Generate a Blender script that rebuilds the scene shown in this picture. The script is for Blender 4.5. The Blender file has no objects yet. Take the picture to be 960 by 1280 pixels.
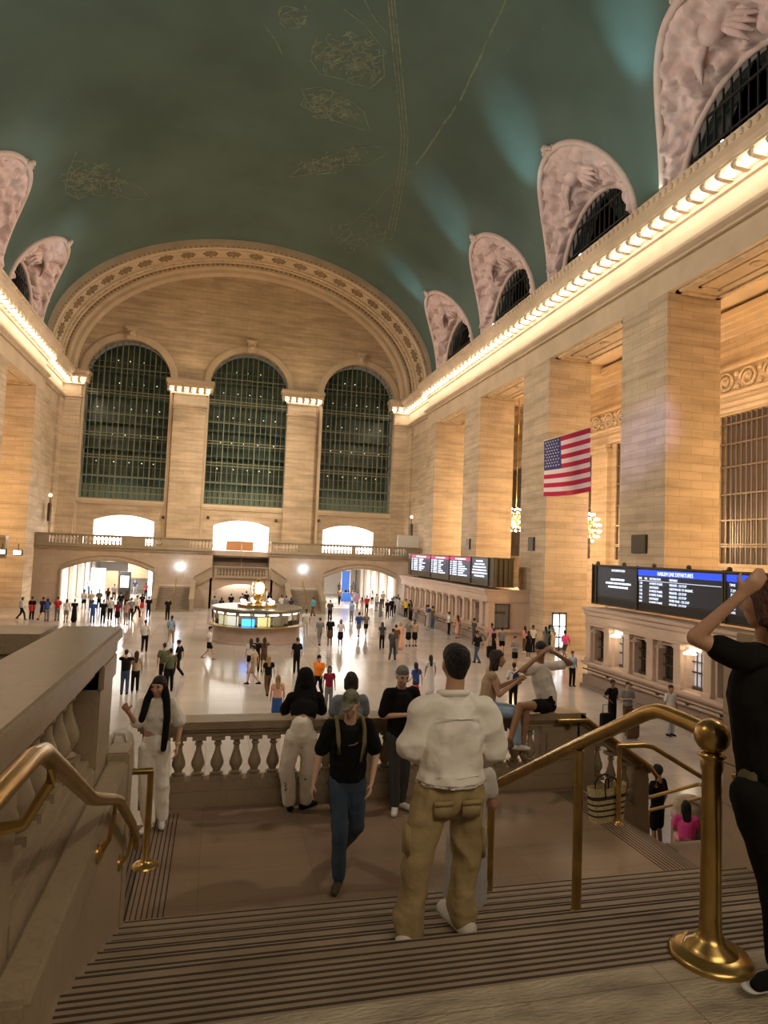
import bpy, bmesh, math, random
import numpy as np
from mathutils import Vector, Matrix, noise
from mathutils.geometry import tessellate_polygon
random.seed(7)
PI = math.pi
SC = bpy.context.scene
COL = SC.collection
AX = 2.4            # centre line of the hall

# ------------------------------------------------------------------ materials
MATS = {}
def mat(name, col, rough=.6, metal=0., var=0., scale=3., emit=None, es=0., bump=0., bscale=None, brick=None, spec=None, trans=0., stretch=None, veins=0., streak=0.):
    if name in MATS: return MATS[name]
    m = bpy.data.materials.new(name); m.use_nodes = True
    nt = m.node_tree; N = nt.nodes; L = nt.links
    b = N['Principled BSDF']
    b.inputs['Base Color'].default_value = (*col, 1); b.inputs['Roughness'].default_value = rough
    b.inputs['Metallic'].default_value = metal
    if spec is not None: b.inputs['Specular IOR Level'].default_value = spec
    if trans: b.inputs['Transmission Weight'].default_value = trans
    if emit: b.inputs['Emission Color'].default_value = (*emit, 1); b.inputs['Emission Strength'].default_value = es
    colout = None
    if var or bump or brick or veins:
        geo = N.new('ShaderNodeNewGeometry')
        pos = geo.outputs['Position']
        if stretch:
            mp = N.new('ShaderNodeMapping'); mp.inputs['Scale'].default_value = stretch
            L.new(pos, mp.inputs['Vector']); pos = mp.outputs['Vector']
    if var:
        nz = N.new('ShaderNodeTexNoise'); nz.inputs['Scale'].default_value = scale; nz.inputs['Detail'].default_value = 5
        L.new(pos, nz.inputs['Vector'])
        r = N.new('ShaderNodeValToRGB')
        r.color_ramp.elements[0].position = .3; r.color_ramp.elements[1].position = .7
        r.color_ramp.elements[0].color = (*[c*(1-var) for c in col], 1)
        r.color_ramp.elements[1].color = (*[min(1, c*(1+var)) for c in col], 1)
        L.new(nz.outputs['Fac'], r.inputs['Fac']); colout = r.outputs['Color']
    if veins:
        nv = N.new('ShaderNodeTexNoise'); nv.inputs['Scale'].default_value = scale*1.5; nv.inputs['Detail'].default_value = 8; nv.inputs['Distortion'].default_value = 2.5
        L.new(pos, nv.inputs['Vector'])
        rv = N.new('ShaderNodeValToRGB'); e = rv.color_ramp.elements
        e[0].position = .47; e[0].color = (0, 0, 0, 1); e[1].position = .5; e[1].color = (1, 1, 1, 1)
        e2 = rv.color_ramp.elements.new(.53); e2.color = (0, 0, 0, 1)
        L.new(nv.outputs['Fac'], rv.inputs['Fac'])
        ml = N.new('ShaderNodeMath'); ml.operation = 'MULTIPLY'; ml.inputs[1].default_value = veins
        L.new(rv.outputs['Color'], ml.inputs[0])
        mx = N.new('ShaderNodeMixRGB'); mx.blend_type = 'MIX'; mx.inputs['Color2'].default_value = (*[c*.55 for c in col], 1)
        L.new(ml.outputs[0], mx.inputs['Fac'])
        if colout: L.new(colout, mx.inputs['Color1'])
        else: mx.inputs['Color1'].default_value = (*col, 1)
        colout = mx.outputs['Color']
    if brick:
        bw, bh, mort, mode, dark = brick
        sp = N.new('ShaderNodeSeparateXYZ'); L.new(geo.outputs['Position'], sp.inputs[0])
        cb = N.new('ShaderNodeCombineXYZ')
        if mode == 'wall':
            ad = N.new('ShaderNodeMath'); L.new(sp.outputs[0], ad.inputs[0]); L.new(sp.outputs[1], ad.inputs[1])
            L.new(ad.outputs[0], cb.inputs[0]); L.new(sp.outputs[2], cb.inputs[1])
        else:
            L.new(sp.outputs[0], cb.inputs[0]); L.new(sp.outputs[1], cb.inputs[1])
        bt = N.new('ShaderNodeTexBrick'); bt.inputs['Scale'].default_value = 1
        bt.inputs['Brick Width'].default_value = bw; bt.inputs['Row Height'].default_value = bh
        bt.inputs['Mortar Size'].default_value = mort; bt.inputs['Mortar Smooth'].default_value = .2
        if mode == 'floor': bt.offset = 0
        L.new(cb.outputs[0], bt.inputs['Vector'])
        bt.inputs['Color1'].default_value = (1, 1, 1, 1); bt.inputs['Color2'].default_value = (dark, dark, dark, 1)
        bt.inputs['Mortar'].default_value = (.55, .5, .45, 1)
        mx = N.new('ShaderNodeMixRGB'); mx.blend_type = 'MULTIPLY'; mx.inputs['Fac'].default_value = 1
        if colout: L.new(colout, mx.inputs['Color1'])
        else: mx.inputs['Color1'].default_value = (*col, 1)
        L.new(bt.outputs['Color'], mx.inputs['Color2']); colout = mx.outputs['Color']
    if streak:
        mp = N.new('ShaderNodeMapping'); mp.inputs['Scale'].default_value = (.25, .25, 2.2); L.new(geo.outputs['Position'], mp.inputs['Vector'])
        nz = N.new('ShaderNodeTexNoise'); nz.inputs['Scale'].default_value = 1.1; nz.inputs['Detail'].default_value = 5; L.new(mp.outputs['Vector'], nz.inputs['Vector'])
        rr = N.new('ShaderNodeValToRGB'); rr.color_ramp.elements[0].position = .38; rr.color_ramp.elements[0].color = (1-streak, 1-streak*1.1, 1-streak*1.2, 1); rr.color_ramp.elements[1].position = .58; rr.color_ramp.elements[1].color = (1, 1, 1, 1)
        L.new(nz.outputs['Fac'], rr.inputs['Fac']); mx = N.new('ShaderNodeMixRGB'); mx.blend_type = 'MULTIPLY'; mx.inputs['Fac'].default_value = 1
        if colout: L.new(colout, mx.inputs['Color1'])
        else: mx.inputs['Color1'].default_value = (*col, 1)
        L.new(rr.outputs['Color'], mx.inputs['Color2']); colout = mx.outputs['Color']
    if colout: L.new(colout, b.inputs['Base Color'])
    if bump:
        nz = N.new('ShaderNodeTexNoise'); nz.inputs['Scale'].default_value = bscale or scale*4; nz.inputs['Detail'].default_value = 4
        L.new(pos, nz.inputs['Vector'])
        bp = N.new('ShaderNodeBump'); bp.inputs['Strength'].default_value = bump; bp.inputs['Distance'].default_value = .05
        L.new(nz.outputs['Fac'], bp.inputs['Height']); L.new(bp.outputs[0], b.inputs['Normal'])
    MATS[name] = m
    return m

STONE = mat('buff_limestone', (.62, .485, .335), .75, var=.10, scale=.5, bump=.15, bscale=6, brick=(1.3, .42, .010, 'wall', .88), streak=.22)
STONE_P = mat('plain_limestone', (.62, .49, .345), .75, var=.10, scale=.7, bump=.1, bscale=5)
ORN = mat('ornate_limestone', (.58, .46, .32), .8, var=.22, scale=3, bump=1., bscale=9)
ORN_D = mat('dark_ornament', (.27, .19, .11), .8, var=.3, scale=4, bump=.8, bscale=10)  # darker brown: recess shade and grime of the carving put into the colour
PINK = mat('pink_plaster_relief', (.66, .50, .46), .8, var=.16, scale=1.6, bump=.6, bscale=5)
PINK_R = mat('pink_plaster_rim', (.62, .48, .42), .8, var=.08, scale=2)
MARBLE = mat('botticino_marble', (.31, .245, .165), .35, var=.10, scale=1.2, veins=.35, bump=.04)
MARBLE_D = mat('botticino_marble_wall', (.42, .32, .235), .4, var=.10, scale=.8, veins=.25, brick=(1.6, .9, .006, 'wall', .93))
LAND = mat('landing_marble', (.26, .18, .122), .28, var=.16, scale=1.0, stretch=(.5, 3, 1), bump=.03, brick=(1.1, .62, .003, 'floor', .9))
TREAD = mat('stair_tread_marble', (.26, .20, .14), .5, var=.14, scale=2.5)
STRIP = mat('antislip_strip', (.045, .03, .02), .8)
TRAV = mat('travertine_floor', (.42, .36, .265), .5, var=.38, scale=3.2, stretch=(.7, 2.6, 1), bump=.7, bscale=26, brick=(2.2, 1.4, .004, 'floor', .95))
FLOOR = mat('tennessee_marble_floor', (.50, .44, .39), .16, var=.10, scale=.35, bump=.02, bscale=1.5, brick=(1.25, 1.25, .008, 'floor', .86))
TEAL = mat('teal_painted_vault', (.088, .135, .112), .85, var=.16, scale=.18)
GOLD = mat('faint_gold_leaf', (.165, .20, .14), .8, var=.35, scale=2)
BRASS = mat('aged_brass', (.50, .34, .12), .28, metal=.9, var=.2, scale=6)
BRONZE = mat('dark_bronze', (.10, .075, .045), .45, metal=.6)
GREENMET = mat('window_bar_metal', (.22, .23, .14), .5, metal=.4)
GLASS_D = mat('dark_window_glass', (.012, .022, .02), .12, spec=.7)
BLACK = mat('black_metal', (.015, .014, .013), .5)
BULB = mat('warm_bulb', (1, .9, .7), .5, emit=(1, .90, .74), es=10)
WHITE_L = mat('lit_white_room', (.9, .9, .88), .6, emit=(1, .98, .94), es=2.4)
COOLB = mat('cool_lamp', (1, 1, 1), .5, emit=(.55, .75, 1), es=14)
SCREEN = mat('display_screen', (.01, .012, .016), .3, emit=(.05, .06, .09), es=.10)
TXT = mat('display_text', (.8, .85, 1), .5, emit=(.66, .78, 1), es=.75)
BLUE_E = mat('display_blue_band', (.02, .06, .5), .5, emit=(.02, .07, .8), es=.6)
RED_E = mat('display_red_band', (.5, .02, .1), .5, emit=(.75, .02, .16), es=.45)
WHITEP = mat('white_painted', (.75, .73, .68), .6)
ARCHW = mat('passage_plaster', (.72, .66, .58), .7, var=.05)

# ------------------------------------------------------------------ mesh builder
class MB:
    def __init__(s): s.v = []; s.f = []; s.m = []; s.cm = 0
    def add(s, vs, fs):
        o = len(s.v); s.v += [tuple(v) for v in vs]; s.f += [tuple(i+o for i in f) for f in fs]; s.m += [s.cm]*len(fs)
    def box(s, x0, x1, y0, y1, z0, z1):
        s.add([(x, y, z) for x in (x0, x1) for y in (y0, y1) for z in (z0, z1)],
              [(0, 1, 3, 2), (4, 6, 7, 5), (0, 4, 5, 1), (2, 3, 7, 6), (0, 2, 6, 4), (1, 5, 7, 3)])
    def bbox(s, x0, x1, y0, y1, z0, z1, b=.02):          # bevelled box
        bm = bmesh.new(); bmesh.ops.create_cube(bm, size=1)
        for v in bm.verts: v.co = Vector(((x0+x1)/2+v.co.x*(x1-x0), (y0+y1)/2+v.co.y*(y1-y0), (z0+z1)/2+v.co.z*(z1-z0)))
        bmesh.ops.bevel(bm, geom=bm.edges[:], offset=b, segments=2, affect='EDGES')
        bm.verts.ensure_lookup_table()
        s.add([v.co[:] for v in bm.verts], [[v.index for v in f.verts] for f in bm.faces]); bm.free()
    def prism(s, pts, a, b, ax):                          # polygon pts (2D) extruded along axis ax from a to b
        def P(p, t):
            q = list(p); q.insert(ax, t); return q
        n = len(pts); vs = [P(p, a) for p in pts]+[P(p, b) for p in pts]
        fs = [(i, (i+1) % n, (i+1) % n+n, i+n) for i in range(n)]
        tri = tessellate_polygon([[Vector((p[0], p[1], 0)) for p in pts]])
        fs += [tuple(t) for t in tri]+[tuple(i+n for i in t[::-1]) for t in tri]
        s.add(vs, fs)
    def hull8(s, a, b):                                   # two quads joined
        s.add(list(a)+list(b), [(0, 1, 2, 3), (7, 6, 5, 4), (0, 4, 5, 1), (1, 5, 6, 2), (2, 6, 7, 3), (3, 7, 4, 0)])
    def tube(s, pts, r, n=10, cap=True):
        pts = [Vector(p) for p in pts]; rs = r if isinstance(r, (list, tuple)) else [r]*len(pts)
        o = len(s.v); vs = []
        up = Vector((0, 0, 1))
        for i, p in enumerate(pts):
            d = (pts[min(i+1, len(pts)-1)]-pts[max(i-1, 0)]).normalized()
            u = d.cross(up)
            if u.length < .05: u = d.cross(Vector((0, 1, 0)))
            u.normalize(); w = d.cross(u)
            for k in range(n):
                a = 2*PI*k/n; vs.append(p+(u*math.cos(a)+w*math.sin(a))*rs[i])
        fs = []
        for i in range(len(pts)-1):
            for k in range(n): fs.append((i*n+k, i*n+(k+1) % n, (i+1)*n+(k+1) % n, (i+1)*n+k))
        if cap: fs += [tuple(range(n))[::-1], tuple(range((len(pts)-1)*n, len(pts)*n))]
        s.add(vs, fs)
    def lathe(s, prof, c=(0, 0, 0), n=16, a0=0, a1=2*PI):
        full = abs(a1-a0-2*PI) < 1e-6; m = n if full else n+1; vs = []; fs = []
        for r, z in prof:
            for k in range(m):
                a = a0+(a1-a0)*k/n; vs.append((c[0]+r*math.cos(a), c[1]+r*math.sin(a), c[2]+z))
        for i in range(len(prof)-1):
            for k in range(n):
                k2 = (k+1) % m; fs.append((i*m+k, i*m+k2, (i+1)*m+k2, (i+1)*m+k))
        if full:
            if prof[0][0] > 1e-4: fs.append(tuple(range(m))[::-1])
            if prof[-1][0] > 1e-4: fs.append(tuple(range((len(prof)-1)*m, len(prof)*m)))
        s.add(vs, fs)
    def ball(s, c, r, n=10, sc=(1, 1, 1)):
        pr = [(r*math.sin(PI*i/n)+1e-5, -r*math.cos(PI*i/n)) for i in range(n+1)]
        o = len(s.v); s.lathe(pr, (0, 0, 0), n+4)
        for i in range(o, len(s.v)): v = s.v[i]; s.v[i] = (c[0]+v[0]*sc[0], c[1]+v[1]*sc[1], c[2]+v[2]*sc[2])
    def grid(s, P, nu, nv):
        vs = [P(i, j) for i in range(nu+1) for j in range(nv+1)]
        s.add(vs, [(i*(nv+1)+j, (i+1)*(nv+1)+j, (i+1)*(nv+1)+j+1, i*(nv+1)+j+1) for i in range(nu) for j in range(nv)])
    def holes(s, outer, holes, to3, depth):               # flat wall with holes; to3(u,v,d)
        loops = [outer]+holes; pts = [p for l in loops for p in l]
        tri = tessellate_polygon([[Vector((p[0], p[1], 0)) for p in l] for l in loops])
        s.add([to3(p[0], p[1], 0) for p in pts], [tuple(t) for t in tri])
        for l in holes:
            n = len(l); s.add([to3(p[0], p[1], 0) for p in l]+[to3(p[0], p[1], depth) for p in l], [(i, (i+1) % n, (i+1) % n+n, i+n) for i in range(n)])
    def build(s, name, m, parent=None, smooth=False, loc=None):
        me = bpy.data.meshes.new(name); me.from_pydata(s.v, [], s.f)
        ms = m if isinstance(m, (list, tuple)) else [m]
        for q in ms: me.materials.append(q)
        if len(ms) > 1: me.polygons.foreach_set('material_index', s.m)
        if smooth: me.polygons.foreach_set('use_smooth', [True]*len(s.f))
        me.validate(); me.update()
        bm = bmesh.new(); bm.from_mesh(me); bmesh.ops.recalc_face_normals(bm, faces=bm.faces[:]); bm.to_mesh(me); bm.free()
        if smooth == 'auto': me.polygons.foreach_set('use_smooth', [True]*len(me.polygons)); me.set_sharp_from_angle(angle=math.radians(40))
        o = bpy.data.objects.new(name, me); COL.objects.link(o)
        if parent: o.parent = parent
        if loc: o.location = loc
        return o

def thing(name, label, cat, loc=(0, 0, 0), rz=0, group=None):
    o = bpy.data.objects.new(name, None); COL.objects.link(o); o.location = loc; o.rotation_euler = (0, 0, rz)
    o['label'] = label; o['category'] = cat
    if group: o['group'] = group
    o.empty_display_size = .2
    return o
def tag(o, label, cat, group=None, kind=None):
    o['label'] = label; o['category'] = cat
    if group: o['group'] = group
    if kind: o['kind'] = kind
    return o
def struct(o, label=None):
    o['kind'] = 'structure'
    if label: o['label'] = label
    return o
def copy_tree(o, parent=None):
    c = o.copy(); COL.objects.link(c)
    if parent: c.parent = parent
    for ch in o.children: copy_tree(ch, c)
    return c

# ------------------------------------------------------------------ camera (solved from the photograph's lines)
F = 817.2; CR = Vector((.96816, -.24717, .03964)); CU = Vector((-.05330, -.04880, .99738)); CF = Vector((.24459, .96774, .06042))
CAMZ = 6.0
cam = bpy.data.cameras.new('camera'); co = bpy.data.objects.new('camera', cam); COL.objects.link(co)
M3 = Matrix((CR, CU, -CF)).transposed()
co.matrix_world = Matrix.Translation((0, 0, CAMZ)) @ M3.to_4x4()
cam.sensor_fit = 'VERTICAL'; cam.sensor_height = 24; cam.lens = 24*F/1280; cam.clip_end = 400; cam.clip_start = .05
SC.camera = co
def ray(x, y): return CF+CR*((x-480)/F)-CU*((y-640)/F)
def onz(x, y, z): d = ray(x, y); t = (z-CAMZ)/d.z; return Vector((d.x*t, d.y*t, z))
def ony(x, y, Y): d = ray(x, y); t = Y/d.y; return Vector((d.x*t, Y, CAMZ+d.z*t))
def onx(x, y, X): d = ray(x, y); t = X/d.x; return Vector((X, d.y*t, CAMZ+d.z*t))

# ------------------------------------------------------------------ shell: floor, ceiling, walls
XL, XR = AX-18.4, AX+18.4      # pillar faces
YE = 74.0
m = MB(); m.grid(lambda i, j: (-32+66*i/2, -14+104*j/2, 0), 2, 2); struct(m.build('floor', FLOOR), 'polished pale marble concourse floor')

A_, B_, Z0 = 18.7, 12.0, 24.3  # barrel vault ellipse
def vault(t, a=A_, b=B_): return (AX+a*math.cos(t), Z0+b*math.sin(t))
BAYC = [-.2, 11.5, 23.2, 34.9, 46.6, 58.3]
HW, LH = 4.75, 6.3             # lunette half width and rise
def tlow(y):
    for c in BAYC:
        u = abs(y-c)/HW
        if u < 1: return math.asin(min(1, LH*math.sqrt(1-u**2.2)/B_))
    return 0.
ys = set(np.round(np.arange(-8, 65.2, .9), 3)); ys.add(65.2)
for c in BAYC:
    for k in range(25): ys.add(round(c-HW*math.cos(PI*k/24), 3))
ys = sorted(y for y in ys if -8 <= y <= 65.2)
m = MB(); NT = 44
def cp(i, j):
    y = ys[i]; t0 = tlow(y); t = t0+(PI-2*t0)*j/NT; x, z = vault(t); return (x, y, z)
m.grid(cp, len(ys)-1, NT); struct(m.build('ceiling', TEAL, smooth=True), 'dark teal barrel vault with faint gold constellations')

# faint gold constellation figures painted on the vault: thin strips lying on it
def onvault(x, y):
    d = ray(x, y); o = Vector((0, 0, CAMZ)); a, b = A_-.03, B_-.03
    ex, ez = (o.x-AX)/a, (o.z-Z0)/b; dx, dz = d.x/a, d.z/b
    qa = dx*dx+dz*dz; qb = 2*(ex*dx+ez*dz); qc = ex*ex+ez*ez-1
    t = (-qb+math.sqrt(max(0, qb*qb-4*qa*qc)))/(2*qa); return o+d*t
m = MB(); rnd = random.Random(3)
def stroke(pts, w):
    P = [onvault(*p) for p in pts]
    for a, b in zip(P[:-1], P[1:]):
        n = Vector(((AX-a.x)/A_**2, 0, (Z0-a.z)/B_**2)).normalized(); d = (b-a)
        if d.length < 1e-3: continue
        s_ = d.cross(n).normalized()*w/2
        m.add([a-s_, a+s_, b+s_, b-s_], [(0, 1, 2, 3)])
def wig(x0, y0, x1, y1, n, amp):
    return [(x0+(x1-x0)*i/n+rnd.uniform(-amp, amp), y0+(y1-y0)*i/n+rnd.uniform(-amp, amp)) for i in range(n+1)]
def arc(cx, cy, rx, ry, a0, a1, n=8): return [(cx+rx*math.cos(a0+(a1-a0)*i/n)+rnd.uniform(-1.5, 1.5), cy+ry*math.sin(a0+(a1-a0)*i/n)+rnd.uniform(-1.5, 1.5)) for i in range(n+1)]
for off in (0, 4, 8): stroke([(485+off+.10*(i*12) if i < 14 else 485+off+16.8-((i-14)**1.6)*.42, i*12) for i in range(25)], .10)
stroke(wig(633, 0, 575, 125, 9, 1), .12); stroke(wig(570, 133, 520, 205, 6, 1), .12); stroke(wig(515, 210, 420, 300, 6, 3), .05)
def patch(cx, cy, rx, ry, n, tilt=0, w=.085):
    for k in range(int(n*2.2)):
        a = rnd.uniform(0, 2*PI); q = math.sqrt(rnd.random())*.9
        x = cx+rx*q*math.cos(a); y = cy+ry*q*math.sin(a)+tilt*(x-cx)
        a0 = rnd.uniform(0, 2*PI); stroke(arc(x, y, rnd.uniform(4, 13), rnd.uniform(3, 8), a0, a0+rnd.uniform(1, 3.5), 5), w)
def outline(pts, w=.08):
    stroke([(x+rnd.uniform(-.7, .7), y+rnd.uniform(-.7, .7)) for x, y in pts], w)
outline([(392, 55), (388, 75), (400, 92), (430, 100), (462, 110), (480, 95), (478, 60), (455, 30), (430, 12)])
patch(438, 72, 44, 32, 46, .1)
outline([(376, 112), (384, 128), (398, 142), (430, 155), (462, 165), (455, 140), (430, 120), (400, 108), (376, 112)])
patch(412, 134, 32, 18, 26, .35)
outline([(362, 222), (375, 210), (400, 200), (430, 188), (470, 182), (484, 192), (460, 206), (420, 205), (395, 215), (362, 222)])
patch(415, 203, 46, 10, 20, -.25)
outline([(95, 190), (85, 215), (82, 240), (100, 250), (120, 230), (150, 225), (175, 235), (188, 248), (165, 250), (140, 240)])
patch(120, 225, 42, 24, 30, .15)
patch(370, 20, 14, 14, 8); patch(450, 290, 34, 26, 12)
outline([(330, 30), (345, 50), (352, 68)]); outline([(455, 0), (470, 25), (484, 40)])
for k in range(70):
    x, y = rnd.uniform(10, 700), rnd.uniform(5, 400); p = onvault(x, y)
    if p.y < 64: stroke([(x, y), (x+1.0, y+.2)], .09)
struct(m.build('trim_1', GOLD), 'faint gold constellation drawings across the teal vault')

# lunettes: groin curve on the vault, window arch in the wall plane, relief between
XW = 19.25                      # window plane, distance from axis
def lun_pts(c, side, n=36, extra=0.):
    G = []; W = []
    for k in range(n+1):
        a = PI*k/n; cy = math.cos(a)
        u = abs(cy); h = LH*math.sqrt(max(0, 1-u**2.2)); t = math.asin(min(1, h/B_)); x, z = vault(t)
        G.append(Vector((AX+side*(x-AX), c+HW*cy, z)))
        W.append(Vector((AX+side*XW, c+3.95*math.cos(a), 24.6+4.0*math.sin(a))))
    return G, W
wn = 0
for side in (1, -1):
    for bi, c in enumerate(BAYC):
        if side == -1 and c < 30: continue
        if side == 1 and c < 10: continue
        G, W = lun_pts(c, side, 96)
        m = MB(); NV = 34; sd = bi*7.3+side
        def lp(i, j):
            s_ = j/NV; g, w = G[i], W[i]; p = g.lerp(w, s_)
            # relief figures: bulging plaster between the two borders
            e = min(1, s_/.16)*min(1, (1-s_)/.10)*min(1, i/6)*min(1, (96-i)/6)
            n1 = noise.noise((p.y*.55+sd, p.z*.55, p.x*.4)); n2 = noise.noise((p.y*1.6, p.z*1.6+sd, p.x*1.3)); n3 = 1-3*abs(noise.noise((p.y*1.9, p.z*1.9, sd)))
            n4 = noise.noise((p.y*4.2, p.z*4.2, sd*2)); d = e*(.5*max(0, n1)+.45*n2+.30*n3+.22*n4+.10)
            return p+Vector((-side*.75, 0, -.66))*d
        m.grid(lp, 96, NV)
        # central medallion globe with wings, horn shapes
        mid = G[48].lerp(W[48], .5)
        m.ball(mid+Vector((-side*.1, 0, -.15)), .62, 10, (1, 1, 1))
        for q in (-1, 1):
            for r_ in range(5):
                a = mid+Vector((0, q*.5, .1-.12*r_)); b_ = mid+Vector((side*.55, q*(2.2-.2*r_), -.55-.25*r_))
                m.tube([a, a.lerp(b_, .5)+Vector((-side*.25, 0, .05)), b_], [.16, .2, .05], 6)
        sname = 'right' if side == 1 else 'left'
        vs_ = m.build('lunette_relief', PINK, smooth=True); struct(vs_)
        # smooth plaster rim along the groin and the window arch, crest ornament at the tip
        m = MB(); m.tube([g+Vector((-side*.02, 0, -.02)) for g in G], .20, 8)
        m.tube([w+Vector((-side*.03, 0, 0)) for w in W], .18, 8)
        t = G[48]
        for k in range(7): m.tube([t, t+Vector((-side*(.25+.1*math.cos(k*2)), .5*math.sin(k*1.1), .30+.25*math.cos(k*1.7)))], [.16, .05], 6)
        for k in range(9): a_ = k*.7; m.ball(t+Vector((-side*(.15+.2*math.sin(a_)), .45*math.cos(a_), .15+.2*math.sin(a_*1.7))), .16, 5)
        struct(m.build('lunette_rim', PINK_R, smooth=True))
        # window: glass and vertical bars
        wn += 1
        m = MB(); m.add([w+Vector((side*.45, 0, 0)) for w in W]+[(AX+side*(XW+.45), c+3.95, 22.6), (AX+side*(XW+.45), c-3.95, 22.6)], [tuple(range(99))])
        wo = m.build('window_%d' % wn, GLASS_D); struct(wo)
        m = MB()
        for k in range(15):
            y = c-3.6+.514*k; zt = 24.6+4.0*math.sqrt(max(.01, 1-((y-c)/3.95)**2)); m.box(AX+side*(XW+.18)-.04, AX+side*(XW+.18)+.04, y-.035, y+.035, 22.6, zt)
        for z in (24.2, 25.9, 27.5):
            hw = 3.95*math.sqrt(max(.01, 1-((z-24.6)/4.0)**2)) if z > 24.6 else 3.95
            m.box(AX+side*(XW+.14)-.05, AX+side*(XW+.14)+.05, c-hw, c+hw, z-.06, z+.06)
        m.build('window_bars', BLACK, wo)

# upper side walls behind cornice up to the vault spring, entablature, cornice with lamps
def side_x(d, side): return AX+side*d
trimn = 1
LT = 19.3                        # underside of the lintels
for side, sn in ((1, 'right'), (-1, 'left')):
    y0 = -8 if side == 1 else -8
    # section (distance from axis, z) swept along Y
    def sweep(prof, ya, yb, name, mt, dx=0):
        m = MB(); m.prism([(AX+side*(d+dx), z) for d, z in prof], ya, yb, 1); 
        return struct(m.build(name, mt))
    # prism expects 2D order (x,z) with y inserted at axis 1
    for (ya, yb, dx) in ((y0, 65.0, 0), (65.0, YE, .45)):
        sweep([(18.4, LT), (18.4, 20.55), (18.15, 20.5), (18.15, 20.62), (18.28, 20.65), (17.95, 20.8), (17.95, 20.98), (18.4, 21.05), (18.4, 22.25), (21.5, 22.25), (21.5, LT)], ya, yb, 'wall_%s' % sn if ya < 60 else 'wall_%s_end' % sn, STONE_P, dx)
        # cornice: bed mould, soffit, corona and crown
        sweep([(18.4, 22.25), (18.25, 22.3), (18.2, 22.45), (17.45, 22.75), (17.45, 22.8), (17.35, 22.85), (17.35, 23.15), (17.15, 23.3), (17.1, 23.65), (17.35, 23.75), (18.6, 23.8), (18.6, 24.3), (21.5, 24.3), (21.5, 22.25)], ya, yb, 'trim_%d' % (trimn+1), STONE_P, dx); trimn += 1
        # modillion brackets between the lamps
        m = MB(); y = ya+.2
        while y < yb-.1:
            x0, x1 = sorted((AX+side*(17.5+dx), AX+side*(18.3+dx))); m.box(x0, x1, y-.13, y+.13, 22.42, 22.78)
            m.ball((AX+side*(17.5+dx), y, 22.55), .16, 6)
            y += .9
        struct(m.build('trim_%d' % (trimn+1), ORN)); trimn += 1
        # egg and dart beading on the crown
        m = MB(); y = ya+.15
        while y < yb:
            m.ball((AX+side*(17.12+dx), y, 23.45), .12, 5, (1, 1, 1.3)); y += .42
        struct(m.build('trim_%d' % (trimn+1), STONE_P)); trimn += 1

# lamps: one bulb in each coffer of the cornice
lamp = MB(); lamp.ball((0, 0, 0), .17, 8); lo = lamp.build('cornice_lamp', BULB, smooth=True)
first = True; NL = {1: 0, -1: 0}
for side in (1, -1):
    for (ya, yb, dx) in ((12.0 if side == 1 else 44.3, 65.0, 0), (65.0, YE, .45)):
        y = (-8+.2 if ya < 60 else ya+.2)+.45
        while y < yb-.2:
            if y >= ya:
                o = lo if first else lo.copy()
                if not first: COL.objects.link(o)
                first = False
                o.location = (AX+side*(17.75+dx), y, 22.48)
                s_ = 'right' if side == 1 else 'left'
                tag(o, 'round glowing bulb in the row of lamps under the %s cornice' % s_, 'lamp', 'bulbs under the %s cornice' % s_)
                NL[side] += 1
            y += .9

for i, (px, py) in enumerate([(904, 193), (726, 331), (617, 416)]):
    p = onx(px, py, AX+17.5); m = MB(); m.ball((0, 0, .12), .13, 8)
    t = thing('spotlight', 'small white spotlight on top of the right cornice, %s' % ['under the nearest lunette', 'under the second lunette from the right', 'under the third lunette from the right'][i], 'lamp', (p.x, p.y, 23.75))
    m.build('bulb', mat('small_white_lamp', (1, 1, 1), .5, emit=(1, 1, .95), es=14), t, smooth=True); m = MB(); m.box(-.08, .08, -.08, .08, 0, .06); m.build('base', BRONZE, t)
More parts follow.
